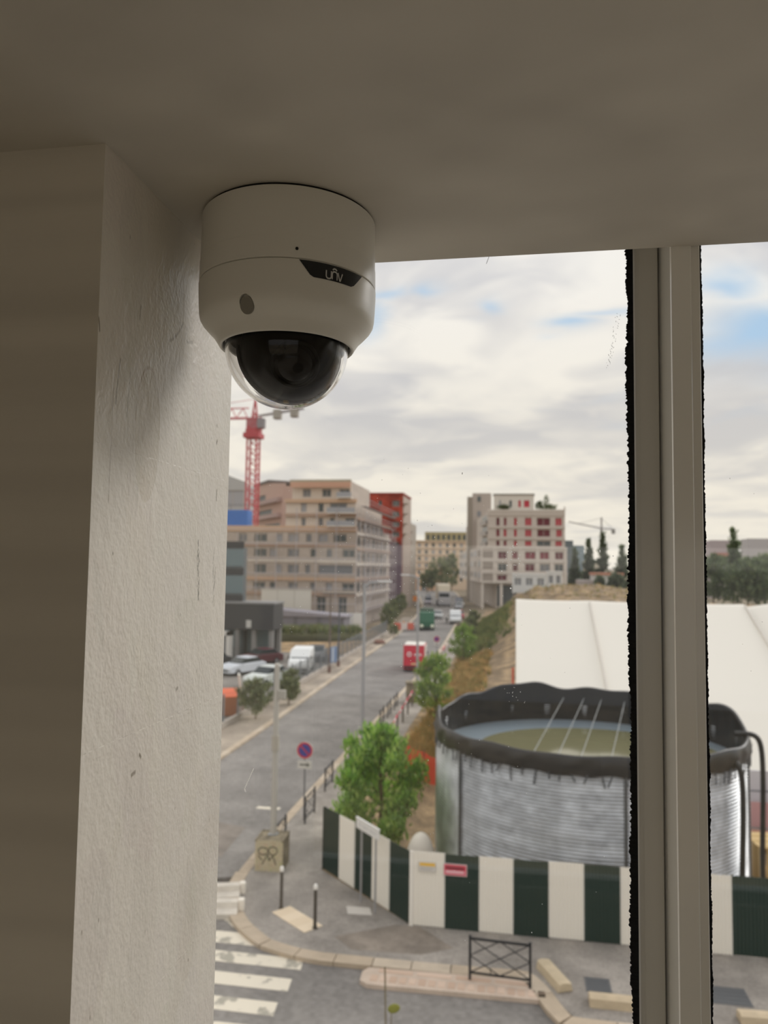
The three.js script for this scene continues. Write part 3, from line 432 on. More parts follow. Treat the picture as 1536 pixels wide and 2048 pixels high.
{ // far concrete block, taped posts along the right pavement
  const b = thing('concrete_block', 'pale concrete block on the right pavement beyond the barriers', 'block', [-7.6, 0, -57.2], 0.1); part('block', rbox(0.75, 1.4, 0.9, 0.04).translate(0, 0.7, 0), mConcrete, b); part('cap', rbox(0.85, 0.12, 1.0, 0.04), mConcrete, b, [0, 1.42, 0]);
  const t = thing('taped_fence', 'low fence of posts and red and white tape before the leafy trees', 'fence', [0, 0, 0]);
  const pts = [[-6.9, -43.5], [-7.0, -46.5], [-7.1, -49.5], [-7.2, -52.5], [-7.3, -55.5]], mT = [M(0xd2455c, 0.6), M(0xe9dcd4, 0.6)], mp = M(0x5d564c, 0.8);
  pts.forEach(([x, z]) => part('post', box(x - 0.05, x + 0.05, 0, 1.15, z - 0.05, z + 0.05), mp, t));
  for (let i = 1; i < pts.length; i++) for (let k = 0; k < 6; k++) { const q = (u) => [pts[i - 1][0] + (pts[i][0] - pts[i - 1][0]) * u, 1.08 - 0.10 * Math.sin(Math.PI * u), pts[i - 1][1] + (pts[i][1] - pts[i - 1][1]) * u]; part('tape', bar(q(k / 6), q((k + 1) / 6), 0.045, 6), mT[k % 3 ? 0 : 1], t); }
  const t2 = thing('taped_fence', 'distant red and white taped fence along the right pavement', 'fence', [0, 0, 0]);
  for (let i = 0; i < 7; i++) { const z = -68 - i * 4, x = -7.9; part('post', box(x - 0.06, x + 0.06, 0, 1.2, z - 0.06, z + 0.06), M(0xa59a90, 0.8), t2); if (i) part('tape', box(x - 0.03, x + 0.03, 0.75, 1.1, z, z + 4), i % 2 ? M(0xd98a8c, 0.7) : M(0xe7d6cc, 0.7), t2); }
}
{ // a thin self-sown sapling close below the window
  const t = thing('sapling', 'thin leafy sapling shoot rising at the bottom of the view', 'plant', [-2.07, -0.1, -13.1]);
  part('stem', merge([tube([[0, 0, 0], [0.03, 1.2, 0], [-0.02, 2.2, 0.02], [-0.06, 3.45, 0]], 0.014, 6), tube([[0, 1.9, 0], [0.05, 2.4, 0], [0.06, 2.75, 0.02]], 0.009, 6)]), M(0x7d7358, 0.8), t);
  const leaf = new THREE.SphereGeometry(1, 10, 6).scale(0.11, 0.075, 0.02);
  for (const [x, y, rz, s] of [[0.1, 2.82, 0.4, 1], [0.11, 2.42, -0.3, 1.25], [-0.09, 2.2, 0.6, 1], [0.12, 1.9, 0.2, 1.2], [-0.08, 1.7, -0.4, 1.1]]) { const l = part('leaf', leaf, M(0x8d8f3c, 0.7), t, [x, y, 0.02]); l.rotation.z = rz; l.scale.setScalar(s); }
}
{ // pale kerb units lying in the roadway at the left edge
  const g = 'pale stone units lying by the zebra crossing';
  for (const [label, x, z, turn, l] of [['long pale kerb unit lying by the crossing, nearer one', -8.62, -21.72, 0.25, 1.5], ['long pale kerb unit lying by the crossing, farther one', -9.0, -22.75, 0.35, 1.6]]) {
    const t = thing('kerb_unit', label, 'kerb stone', [x, -0.1, z], turn, g), s = new THREE.Shape([[-0.25, 0], [0.25, 0], [0.25, 0.12], [0.05, 0.2], [0.0, 0.34], [-0.25, 0.34]].map(([a, b]) => new THREE.Vector2(a, b)));
    part('block', new THREE.ExtrudeGeometry(s, { depth: l, bevelEnabled: true, bevelSize: 0.015, bevelThickness: 0.015 }).translate(0, 0.015, -l / 2).rotateY(-Math.PI / 2), M(0xeae1d2, 0.85, { map: rep(tPlain, 0.8) }), t);
    part('end_piece', rbox(0.18, 0.42, 0.2, 0.04), M(0xf0e8da, 0.85), t, [l / 2 + 0.1, 0.21, -0.12]);
  }
}

// ---------------------------------------------------------------- building site behind the hoarding: ground, spoil heap, tank, tents
function siteHeight(x, z) {
  const low = smooth(-6.4, -3.6, x) * smooth(-60, -46, z) * smooth(-22.15, -22.9, z);
  const bank = smooth(-6.5, 3.5, x) * smooth(-56, -96, z) * (1 - smooth(-158, -176, z));
  const bankX = 1 - 0.5 * smooth(14, 40, x); const crown = 1.5 * Math.exp(-(((x - 10) / 10) ** 2) - ((z + 112) / 11) ** 2);
  const edge = smooth(-6.6, -5.2, x) * smooth(-22.3, -24, z);
  return -0.02 - 0.98 * low + bank * bankX * 6.1 + crown * bank + edge * ((fbm(x * 0.35, z * 0.35, 4, 71) - 0.5) * (0.25 + bank * 1.3));
}
{
  const nx = 150, nz = 230, x0 = -6.7, x1 = 62, z0 = -22.12, z1 = -180, pos = [], uv = [], idx = [];
  for (let j = 0; j <= nz; j++) for (let i = 0; i <= nx; i++) { const x = x0 + (x1 - x0) * Math.pow(i / nx, 1.7), z = z0 + (z1 - z0) * Math.pow(j / nz, 1.25); pos.push(x, siteHeight(x, z), z); uv.push(x, z); if (i && j) { const q = j * (nx + 1) + i; idx.push(q - nx - 2, q - nx - 1, q, q - nx - 2, q, q - 1); } }
  const g = new THREE.BufferGeometry(); g.setAttribute('position', new THREE.Float32BufferAttribute(pos, 3)); g.setAttribute('uv', new THREE.Float32BufferAttribute(uv, 2)); g.setIndex(idx); g.computeVertexNormals();
  struct('site_ground', g, mSoil, 'sandy site ground rising to a spoil heap behind the white tent', 'ground');
}
// tufts of grass and scrub: too many to count
function tufts(name, label, n, seed, color, pick, h) {
  const blades = []; const r0 = rng(seed + 1); for (let k = 0; k < 7; k++) { const g = new THREE.ConeGeometry(0.07, 1, 3, 1).translate(0, 0.5, 0).rotateZ((r0() - 0.5) * 1.1).rotateX((r0() - 0.5) * 1.1).translate((r0() - 0.5) * 0.3, 0, (r0() - 0.5) * 0.3); blades.push(g); }
  const im = new THREE.InstancedMesh(merge(blades), M(0xffffff, 0.95), n), m = new THREE.Matrix4(), r = rng(seed), c = new THREE.Color(), q = new THREE.Quaternion(), e = new THREE.Euler();
  for (let i = 0; i < n; i++) { const [x, z] = pick(r); const s = h * (0.6 + 0.8 * r()); e.set(0, r() * 6.3, 0); m.compose(new THREE.Vector3(x, siteHeight(x, z) - 0.05, z), q.setFromEuler(e), new THREE.Vector3(s, s, s)); im.setMatrixAt(i, m); c.set(color[Math.floor(r() * color.length)]); im.setColorAt(i, c.multiplyScalar(0.85 + 0.3 * r())); }
  im.name = numbered(name); im.userData = { kind: 'stuff', label, category: 'grass' }; scene.add(im); return im;
}
tufts('dry_grass', 'dry ochre grass along the right pavement behind the tape', 2600, 41, [0xb99556, 0xc6a266, 0x9c8648, 0x8a8244], (r) => { const z = -42 - 40 * r(); return [-6.0 + 2.6 * r() + smooth(-40, -60, z) * 1.2 * r(), z]; }, 0.55);
tufts('green_scrub', 'low green scrub on the left flank of the spoil heap', 1500, 43, [0x6f7a3c, 0x7f8748, 0x5c6b34, 0x8d8a52], (r) => { const z = -84 - 60 * r(); return [-6.3 + 5.2 * r() * r() + 1.5 * r(), z]; }, 0.8);
tufts('straw_grass', 'thin straw-coloured grass on top of the spoil heap', 900, 45, [0xb09a66, 0xa08c58, 0x97935a], (r) => [-1 + 26 * r(), -99 - 26 * r()], 0.35);

// ---- corrugated water tank
{
  const cx = 2.435, cz = -28.7, R = 5.27, y0 = -1.0, rim = 4.52;
  const t = thing('water_tank', 'large round corrugated steel tank lined with black plastic behind hoarding', 'tank', [cx, y0, cz]);
  const H = rim - y0, mZ = P(0xf4f6f9, 0.3, { metalness: 0.8, map: rep(tZinc, 3, 2) }), mZ2 = P(0xebeff3, 0.32, { metalness: 0.8, map: rep(tZinc, 2, 3) });
  const pts = [], n = Math.round((H - 0.1) / 0.107) * 6; for (let i = 0; i <= n; i++) { const y = ((H - 0.1) * i) / n; pts.push(new THREE.Vector2(R + 0.028 * Math.cos((y / 0.107) * Math.PI * 2), y)); }
  const sheets = 6; for (let k = 0; k < sheets; k++) part('corrugated_sheet', new THREE.LatheGeometry(pts, 30, (k / sheets) * Math.PI * 2 - 0.917, Math.PI * 2 / sheets), k % 2 ? mZ : mZ2, t);
  const mSeam = M(0x5a5d60, 0.5, { metalness: 0.5 });
  for (let k = 0; k < sheets; k++) { const a = (k / sheets) * Math.PI * 2 - 0.917, s = part('bolted_seam', box(-0.045, 0.045, 0, H - 0.1, -0.02, 0.05), mSeam, t, [Math.sin(a) * R, 0, Math.cos(a) * R], a); }
  // liner folded over the rim: wavy skirt outside, loose folds standing up at the back and sides
  const fold = (a) => { const b = Math.cos(a), f = 0.05 * Math.sin(a * 9 + 1) + 0.04 * Math.sin(a * 17); const back = Math.max(0, -b); const peak = (c, w, h) => h * Math.exp(-(((((a - c) + 9.4248) % 6.2832 - 3.1416) / w) ** 2)); return 0.10 + f * (0.4 + back) + back * 0.35 + peak(-1.50, 0.13, 0.42) + peak(1.78, 0.24, 0.55) + peak(2.3, 0.25, 0.25) + peak(-2.6, 0.5, 0.25); };
  const N = 220, prof = (a) => { const w = 0.03 * Math.sin(a * 23) + 0.03 * Math.sin(a * 41 + 2), top = H - 0.05 + fold(a), low = H - 0.52 + 0.022 * Math.sin(a * 31) + 0.02 * Math.sin(a * 13 + 1); const lean = 0.12 * fold(a); return [[R + 0.05, low], [R + 0.09 + w, low + 0.25], [R + 0.06 - lean * 0.3, H - 0.06], [R + 0.03 - lean, top - 0.02], [R - 0.02 - lean, top], [R - 0.08 - lean * 1.2, top - 0.06], [R - 0.06 + w, H - 0.35], [R - 0.06 + w * 0.5, H - 0.9], [R - 0.1, H - 1.2]]; };
  const pos = [], idx = [], rows = 9; for (let i = 0; i <= N; i++) { const a = (i / N) * Math.PI * 2; prof(a).forEach(([r, y]) => pos.push(Math.sin(a) * r, y, Math.cos(a) * r)); if (i) for (let j = 1; j < rows; j++) { const b = i * rows + j, c = b - rows; idx.push(c - 1, b - 1, b, c - 1, b, c); } }
  const g = new THREE.BufferGeometry(); g.setAttribute('position', new THREE.Float32BufferAttribute(pos, 3)); g.setIndex(idx); g.computeVertexNormals();
  part('liner', g, P(0x1a1c1f, 0.36, { side: THREE.DoubleSide }), t).userData.label = 'black plastic liner folded over the rim';
  part('liner_floor', new THREE.CylinderGeometry(R - 0.08, R - 0.08, 0.1, 96).translate(0, H - 0.95, 0), P(0x7f8c94, 0.3), t).userData.label = 'wet grey-blue sheet round the water'; part('water', new THREE.CylinderGeometry(3.75, 3.75, 0.1, 96).scale(1.12, 1, 1).translate(0.45, H - 0.925, 0.35), P(0x7a785a, 0.08), t).userData.label = 'murky olive water';
  const r = rng(8); // tie straps hanging below the skirt, cords stretched over the water
  for (let k = 0; k < 44; k++) { const a = -1.5 + k * 0.071 + (r() - 0.5) * 0.03, l = 0.2 + 0.24 * r(), d = (r() - 0.5) * 0.05; part('tie_strap', bar([Math.sin(a) * (R + 0.045), H - 0.48, Math.cos(a) * (R + 0.045)], [Math.sin(a + d) * (R + 0.045), H - 0.48 - l, Math.cos(a + d) * (R + 0.045)], 0.022, 5), M(0x55595e, 0.7), t); }
  for (const [xb, xf] of [[-0.43, -1.9], [0.4, -1.2], [1.1, -0.55], [2.0, 0.3]]) part('cord', bar([xb, H + 0.02, -Math.sqrt(R * R - xb * xb) + 0.1], [xf, H - 0.02, Math.sqrt(R * R - xf * xf) - 0.12], 0.011, 6), M(0xa4a7a6, 0.7), t);
  const mp = M(0x1d2022, 0.45); // fill pipes at the right
  const pipe = (lx, lz, top, tx, tz) => part('fill_pipe', tube([[lx, 0, lz], [lx, 1.5, lz], [lx, top - 0.25, lz], [lx + (tx - lx) * 0.18, top, lz + (tz - lz) * 0.18], [lx + (tx - lx) * 0.5, top + 0.06, lz + (tz - lz) * 0.5], [tx, top + 0.04, tz]], 0.085, 12, 60), mp, t);
  pipe(4.27, 3.42, H - 0.32, 3.5, 3.0); pipe(5.52, 1.1, H + 0.02, 4.75, 1.0);
  part('rim_ring', new THREE.TorusGeometry(R, 0.035, 8, 120).rotateX(Math.PI / 2).translate(0, H - 0.09, 0), mSeam, t);
}
// ---- tents: pale fabric roofs with seams
{
  const mFab = M(0xe4dfd3, 0.7), mSeamT = M(0xd6d0c6, 0.8);
  const roof = (t, x0, x1, zr, yr, ze, ye, zb, sag, bays, rise = 0) => {
    const n = 12; for (let b = 0; b < bays; b++) {
      const xa = x0 + ((x1 - x0) * b) / bays, xb = x0 + ((x1 - x0) * (b + 1)) / bays, pos = [], idx = [], prof = [[ze, ye], [(ze + zr) / 2, (ye + yr) / 2 - 0.08], [zr + 0.4, yr - 0.12], [zr, yr], [zr - 0.4, yr - 0.12], [(zb + zr) / 2, (ye + yr) / 2 - 0.08], [zb, ye]];
      for (let i = 0; i <= n; i++) { const u = i / n, x = xa + (xb - xa) * u, s = -sag * Math.sin(Math.PI * u) + rise * ((x - x0) / (x1 - x0)); prof.forEach(([z, y]) => { pos.push(x, y + s, z, x, y + s - 0.04, z); }); if (i) for (let j = 1; j < 7; j++) { const q = i * 14 + j * 2, p = q - 14; idx.push(p - 2, q - 2, q, p - 2, q, p, p - 1, q + 1, q - 1, p - 1, p + 1, q + 1); } }
      const g = new THREE.BufferGeometry(); g.setAttribute('position', new THREE.Float32BufferAttribute(pos, 3)); g.setIndex(idx); g.computeVertexNormals(); part('roof_panel', g, mFab, t);
      part('roof_seam', merge([bar([xb, ye + 0.03 + (rise * (xb - x0)) / (x1 - x0), ze], [xb, yr - 0.07 + (rise * (xb - x0)) / (x1 - x0), zr + 0.4], 0.06, 6)]), mSeamT, t);
    }
    part('side_wall', merge([box(x0, x0 + 0.05, -0.9, ye, zb, ze), box(x0, x1, -0.9, ye - 0.02, ze - 0.06, ze), box(x0, x1, -0.9, ye - 0.02, zb, zb + 0.06)]), M(0xdedde2, 0.7), t);
    const gs = new THREE.Shape([[-ze, ye], [-zr, yr - 0.05], [-zb, ye]].map(([a, b]) => new THREE.Vector2(a, b))); part('gable', new THREE.ExtrudeGeometry(gs, { depth: 0.04, bevelEnabled: false }).rotateY(Math.PI / 2).translate(x0 + 0.02, 0, 0), mFab, t);
  };
  const a = thing('marquee', 'long white marquee roof behind the tank, seen left of the mullion', 'tent', [0, 0, 0]); roof(a, 0.0, 13.6, -50, 8.0, -35.4, 1.6, -62, 0.05, 3, -0.05);
  const b = thing('marquee', 'white marquee roof rising at the right edge of the photo', 'tent', [0, 0, 0]); roof(b, 13.75, 32, -50.5, 7.75, -35.6, 1.55, -62, 0.02, 4, 3.2);
}
// ---- clutter of the site
{
  const mNet = P(0xe0573a, 0.8, { transmission: 0.15, thickness: 0, side: THREE.DoubleSide });
  const net = (label, pts, h) => { // sagging orange mesh between stakes
    const t = thing('safety_net', label, 'net', [0, 0, 0], 0, 'orange safety nets on the site');
    for (const [x, z] of pts) part('stake', bar([x, siteHeight(x, z) - 0.1, z], [x, siteHeight(x, z) + h + 0.1, z], 0.03, 6), M(0x6b5a44, 0.8), t);
    for (let i = 1; i < pts.length; i++) { const n = 8, pos = [], idx = []; for (let k = 0; k <= n; k++) { const u = k / n, x = pts[i - 1][0] + (pts[i][0] - pts[i - 1][0]) * u, z = pts[i - 1][1] + (pts[i][1] - pts[i - 1][1]) * u, y = siteHeight(x, z), s = 0.14 * Math.sin(Math.PI * u); for (const [v, w] of [[0.02, 0], [h * 0.5 - s * 0.5, 0.06], [h - s, 0]]) pos.push(x, y + v, z + w * Math.sin(u * 9)); if (k) for (let j = 1; j < 3; j++) { const q = k * 3 + j, p = q - 3; idx.push(p - 1, q - 1, q, p - 1, q, p); } } const g = new THREE.BufferGeometry(); g.setAttribute('position', new THREE.Float32BufferAttribute(pos, 3)); g.setIndex(idx); g.computeVertexNormals(); part('mesh_strip', g, mNet, t); }
  };
  net('orange safety net between the near tree and the tank', [[-5.4, -38.6], [-4.5, -38.9], [-3.6, -39.2], [-2.7, -39.6]], 1.5);
  net('orange safety net standing behind the rim of the tank', [[-5.0, -52.0], [-3.6, -52.6], [-2.2, -53.0], [-0.9, -53.4]], 1.15);
  const p = thing('orange_pole', 'thin orange marker pole at the corner of the marquee', 'pole', [-0.16, siteHeight(-0.16, -45) - 0.05, -45]); part('shaft', cyl(0.06, 0.06, 5.4, 8), M(0xe0573a, 0.7), p); part('foot', cyl(0.2, 0.15, 0.12, 10), mConcrete, p);
  const bag = thing('bulk_bag', 'rounded white bulk bag half hidden left of the tank', 'bag', [-3.12, -1.0, -26.35]); part('body', new THREE.SphereGeometry(0.5, 28, 18).scale(1.0, 2.1, 1.0).translate(0, 1.05, 0), M(0xf3ebdc, 0.8), bag); part('seam_band', new THREE.TorusGeometry(0.5, 0.012, 8, 40).rotateX(Math.PI / 2), M(0xd8cfbd, 0.8), bag, [0, 1.05, 0]);
  const c = thing('timber_crate', 'pale slatted timber crate right of the tank', 'crate', [9.3, -1.0, -30.6], 0.1), mw = [M(0xdcc08b, 0.8), M(0xd2b47c, 0.8), M(0xc8a86e, 0.8)];
  for (let i = 0; i < 9; i++) { part('slat', box(-0.07, 0.07, 0, 1.25, -0.02, 0.02), mw[i % 3], c, [-0.8 + i * 0.2, 0, 0.8]); part('slat', box(-0.02, 0.02, 0, 1.25, -0.07, 0.07), mw[(i + 1) % 3], c, [-0.9, 0, -0.72 + i * 0.18]); part('lid_board', box(-0.92, 0.92, 1.25, 1.29, -0.08, 0.08), mw[i % 3], c, [0, 0, -0.72 + i * 0.185]); }
  part('frame', merge([box(-0.9, 0.9, 0.02, 0.1, -0.76, 0.76), box(-0.88, 0.88, 1.16, 1.24, 0.7, 0.77), box(-0.88, 0.88, 1.16, 1.24, -0.77, -0.7), box(0.8, 0.88, 0, 1.24, -0.77, 0.77)]), mw[2], c);
  const l = thing('plank_stack', 'stack of reddish planks and boards by the tent wall', 'planks', [10.4, -1.0, -33.3], -0.05); for (let i = 0; i < 7; i++) part('plank', box(-1.6, 1.6, 0, 0.1, -0.12, 0.12), [M(0xb07a62, 0.8), M(0xcab39a, 0.8), M(0x9a6b58, 0.8)][i % 3], l, [(i % 2) * 0.15, 0.105 * i, (i % 3) * 0.12]);
  const w = thing('site_barrier', 'pinkish banner barrier in front of the tent wall', 'barrier', [11.2, -1.0, -34.6]); for (const s of [-2, 0, 2]) part('post', bar([s, 0, 0], [s, 2.0, 0], 0.04, 8), mSteel, w); part('banner', box(-2, 2, 0.5, 1.5, -0.01, 0.01), M(0xd9a9ab, 0.8), w); part('rail', bar([-2, 1.95, 0], [2, 1.95, 0], 0.035, 8), M(0x6f7278, 0.6), w);
}

// ---------------------------------------------------------------- trees
const leafGeo = (() => { const s = new THREE.Shape(); s.moveTo(0, 0); s.quadraticCurveTo(0.32, 0.35, 0, 1); s.quadraticCurveTo(-0.32, 0.35, 0, 0); const g = new THREE.ShapeGeometry(s, 3); const p = g.attributes.position; for (let i = 0; i < p.count; i++) p.setZ(i, -0.18 * p.getY(i) ** 2 + 0.2 * Math.abs(p.getX(i))); g.computeVertexNormals(); return g; })();
function tree(name, label, category, x, y, z, h, rx, opt = {}) {
  const { n = 900, leaf = 0.22, colors = [0x5f7f34, 0x6f9440, 0x4d6b2c, 0x7fa048], seed = 1, shape = 'bush', trunk = 0.06, group } = opt, r = rng(seed * 97 + 5), t = thing(name, label, category, [x, y, z], r() * 0.1, group);
  const brs = [], tips = [], nb = shape === 'cone' ? 14 : 22;
  brs.push(tube([[0, 0, 0], [0.05 * rx, h * 0.4, 0], [0, h * 0.86, 0.03 * rx]], trunk, 7, 12));
  for (let i = 0; i < nb; i++) { const u = 0.12 + 0.8 * (i / nb), a = i * 2.4 + r(), len = rx * (shape === 'cone' ? 1.02 - u : Math.sqrt(Math.max(0.05, 1 - (2 * u - 0.85) ** 2))) * (0.75 + 0.4 * r()), up = h * (shape === 'cone' ? 0.06 : 0.13 + 0.1 * r()); const p = [Math.cos(a) * len, h * u * 0.86 + up, Math.sin(a) * len]; brs.push(bar([0, h * u * 0.8, 0], p, trunk * 0.28, 5)); tips.push([h * u * 0.8, p]); }
  tips.push([h * 0.6, [0, h * 0.97, 0]]);
  part('trunk', merge(brs), M(0x6a5a45, 0.9), t);
  const im = new THREE.InstancedMesh(leafGeo, mLeaf(0xffffff), n), m = new THREE.Matrix4(), q = new THREE.Quaternion(), e = new THREE.Euler(), c = new THREE.Color();
  for (let i = 0; i < n; i++) {
    const [b, p] = tips[Math.floor(r() * tips.length)], u = 0.25 + 0.8 * Math.sqrt(r()), sp = rx * (shape === 'cone' ? 0.24 : 0.27) * (1.2 - u * 0.4);
    const g = () => (r() + r() + r() - 1.5) * sp; const yy = b + (p[1] - b) * u + g() * 0.9;
    e.set(0.5 + (r() - 0.5) * 1.6, r() * 6.28, (r() - 0.5) * 1.2); const s = leaf * (0.65 + 0.7 * r());
    m.compose(new THREE.Vector3(p[0] * u + g(), Math.max(0.06, Math.min(h, yy)), p[2] * u + g()), q.setFromEuler(e), new THREE.Vector3(s, s, s)); im.setMatrixAt(i, m);
    c.set(colors[Math.floor(r() * colors.length)]); im.setColorAt(i, c);
  }
  im.name = 'foliage'; im.userData.kind = 'stuff'; t.add(im); return t;
}
const bright = [0xa0cc5c, 0xb4d866, 0x88b454, 0xcae27c, 0x78a450];
tree('leafy_tree', 'nearest bright green leafy tree, behind the slanting hoarding', 'tree', -4.95, -0.75, -28.6, 4.75, 1.5, { n: 6200, leaf: 0.3, seed: 3, colors: bright, trunk: 0.07 });
tree('leafy_tree', 'middle leafy tree, just right of the red van', 'tree', -5.2, -0.2, -51, 4.4, 1.3, { n: 3600, leaf: 0.28, seed: 5, colors: [0x95b444, 0xa8c452, 0x7c9c42, 0xb6c75c], trunk: 0.07 });
tree('leafy_tree', 'small leafy tree farthest of the three along the site edge', 'tree', -5.3, -0.1, -79.5, 4.2, 1.25, { n: 2200, leaf: 0.3, seed: 6, colors: [0x93b244, 0xa0ba52, 0x769640], trunk: 0.07 });
const dull = [0x8a9460, 0x788456, 0x9a9d6c, 0x6c7650];
tree('pavement_shrub', 'tall olive shrub on the left pavement behind the pale pole', 'shrub', -16.55, 0, -48.4, 2.5, 1.1, { n: 1900, leaf: 0.28, seed: 8, colors: dull, trunk: 0.05 });
tree('pavement_shrub', 'rounded olive shrub at the left kerb, right of the pale pole', 'shrub', -16.0, 0, -53.9, 1.75, 0.8, { n: 1100, leaf: 0.26, seed: 9, colors: dull, trunk: 0.05 });
tree('pavement_shrub', 'olive shrub by the car park fence behind the pale pole', 'shrub', -16.75, 0, -56.9, 2.0, 0.65, { n: 700, leaf: 0.28, seed: 10, colors: dull, trunk: 0.05 });
tree('pavement_shrub', 'small round shrub far along the left pavement', 'shrub', -17.0, 0, -108.5, 1.6, 0.75, { n: 500, leaf: 0.3, seed: 11, colors: dull, trunk: 0.05 });

// ---------------------------------------------------------------- buildings
// A front made as a wall with real openings; windows sit back in them as parts of their own. Rect: [x0, x1, y0, y1, material]
function facade(t, outline, rects, depth, mWall, z = 0, name = 'wall') {
  const s = new THREE.Shape(outline.map(([x, y]) => new THREE.Vector2(x, y)));
  for (const [a, b, c, d] of rects) s.holes.push(new THREE.Path([[a, c], [a, d], [b, d], [b, c]].map(([x, y]) => new THREE.Vector2(x, y))));
  part(name, planar(new THREE.ExtrudeGeometry(s, { depth, bevelEnabled: false }).translate(0, 0, z - depth)), mWall, t);
  for (const [a, b, c, d, m, frame] of rects) { const w = part('window', box(a, b, c, d, z - depth + 0.02, z - depth * 0.6), m, t); if (frame) { const k = Math.min(0.12, (b - a) * 0.08); part('window_frame', merge([box(a, a + k, c, d, z - depth * 0.6, z - depth * 0.45), box(b - k, b, c, d, z - depth * 0.6, z - depth * 0.45), box(a, b, d - k, d, z - depth * 0.6, z - depth * 0.45), box(a, b, c, c + k, z - depth * 0.6, z - depth * 0.45), ...(b - a > 1.2 ? [box((a + b) / 2 - k / 2, (a + b) / 2 + k / 2, c, d, z - depth * 0.6, z - depth * 0.45)] : [])]), frame, w); } }
}
const gDark = M(0x5f6666, 0.3), gMid = M(0x85878a, 0.35), gLite = M(0xa8a8ab, 0.4), frW = M(0xb9b0a6, 0.7);  // far glass lightened in colour in place of distance haze
{ // ---- unfinished apartment block with scaffolding; front plane at z = -125
  const t = thing('apartment_block', 'unfinished beige stepped apartment block wrapped in scaffolding left of the street', 'building', [0, 0, -125]);
  const mW = M(0xd6c8bb, 0.9, { map: rep(tPlain, 0.05) }), mBand = M(0xcfae90, 0.9), mBrown = M(0xb69a86, 0.9), mPale = M(0xe6ded2, 0.85);
  const row = (y0, y1, xs, mats) => xs.map(([a, b], i) => [a, b, y0, y1, [gDark, gMid, gLite, gDark][mats[i]], frW]);
  const A = row(21.4, 22.75, [[-35.66, -34.24], [-32.28, -30.7], [-29.27, -27.5]], [1, 0, 0]), B = row(18.8, 20.31, [[-35.78, -34.79], [-32.75, -31.85], [-30.77, -27.83]], [2, 0, 1]), C = row(16.5, 17.79, [[-35.64, -34.91], [-32.7, -31.89], [-30.72, -29.92], [-28.1, -26.5]], [1, 1, 0, 0]);
  const D = row(13.74, 15.16, [[-46.58, -45.03], [-43.82, -41.49], [-39.94, -38.77], [-37.84, -35.98], [-34.71, -33.73], [-32.64, -30.9], [-29.98, -27.74]], [1, 0, 2, 2, 1, 2, 0]), E_ = row(11.24, 12.65, [[-43.76, -41.51], [-41.02, -39.67], [-37.87, -35.84], [-33.88, -32.91], [-31.13, -30.17], [-28.4, -26.3]], [0, 2, 1, 3, 1, 0]);
  const F = row(8.4, 10.03, [[-43.69, -41.53], [-39.91, -38.82], [-37.81, -35.86], [-34.78, -33.88], [-32.54, -26.6]], [0, 2, 1, 1, 1]), G_ = row(5.67, 6.97, [[-43.78, -41.63], [-40.88, -39.88], [-37.65, -35.98], [-33.85, -32.96], [-31.19, -30.06], [-28.39, -26.3]], [0, 0, 1, 1, 2, 0]), H_ = row(1.9, 4.66, [[-32.68, -31.09], [-28.94, -27.53]], [3, 3]);
  facade(t, [[-60, -0.3], [-26.1, -0.3], [-26.1, 16.4], [-60, 16.4]], [...D, ...E_, ...F, ...G_, ...H_], 0.5, mW);
  facade(t, [[-38.4, 16.4], [-26.3, 16.4], [-26.3, 20.6], [-38.4, 20.6]], [...B, ...C], 0.4, M(0xd8cabb, 0.9), -0.3);
  facade(t, [[-37.5, 20.6], [-27.3, 20.6], [-27.3, 24.2], [-37.5, 24.2]], A, 0.4, M(0xd9cbbb, 0.9), -0.8);
  part('body', merge([box(-59.9, -26.15, -0.3, 16.35, -20, -0.55), box(-38, -26.15, -0.3, 16.35, -34, -20), box(-38.3, -26.4, 16.3, 20.5, -26, -0.72), box(-37.4, -27.4, 20.5, 24.1, -18, -1.22)]), mW, t);
  for (const [x0, x1, y, h, m] of [[-60, -25.9, 15.5, 0.95, mBand], [-38.5, -26.1, 18.05, 0.5, mBrown], [-38.5, -26.1, 20.4, 0.55, mBand], [-37.6, -27.2, 22.95, 0.9, M(0xd3a78e, 0.9)], [-37.7, -27.1, 23.85, 0.4, M(0xb8ad98, 0.9)], [-60, -25.9, 10.4, 0.32, mPale], [-60, -25.9, 12.95, 0.45, mBrown], [-60, -25.9, 7.3, 0.55, mBand], [-60, -25.9, 4.85, 0.5, mBrown], [-31.6, -25.9, 5.15, 0.35, mPale]]) part('floor_band', box(x0, x1, y, y + h, -0.2, 0.18), m, t);
  for (let k = 0; k < 7; k++) for (let j = 0; j < 5; j++) if (j < 4 || k < 6) part('side_window', box(-26.14, -26.02, 5.6 + j * 2.55, 7.0 + j * 2.55, -3.4 - k * 4.4, -1.6 - k * 4.4), [gDark, gMid, gLite][(k + j) % 3], t);
  for (let j = 0; j < 6; j++) part('side_band', box(-26.2, -25.85, 4.8 + j * 2.55, 5.2 + j * 2.55, -34, -0.2), j % 2 ? mBrown : mPale, t);
  // balcony slabs on the set-back floors
  for (const [x0, x1, y] of [[-31, -26.2, 18.6], [-31, -26.2, 16.4], [-29.4, -26.9, 21.2]]) { const b = part('balcony', box(x0, x1, y - 0.1, y + 0.06, -0.6, 0.9), mPale, t); part('railing', box(x0, x1, y + 0.06, y + 0.9, 0.84, 0.88), gLite, b); }
  // scaffold on the front's right part and along the street side
  const s = thing('scaffolding', 'grey tube scaffolding along the street side of the unfinished block', 'scaffold', [-25.2, 0, -125]), mt = M(0xbfb8b9, 0.6), rails = [], decks = [];
  for (let k = 0; k <= 12; k++) for (const dx of [0, 0.9]) part('standard', bar([dx, -0.3, 0.8 - k * 2.7], [dx, 19.5 - 0.33 * k, 0.8 - k * 2.7], 0.05, 6), mt, s);
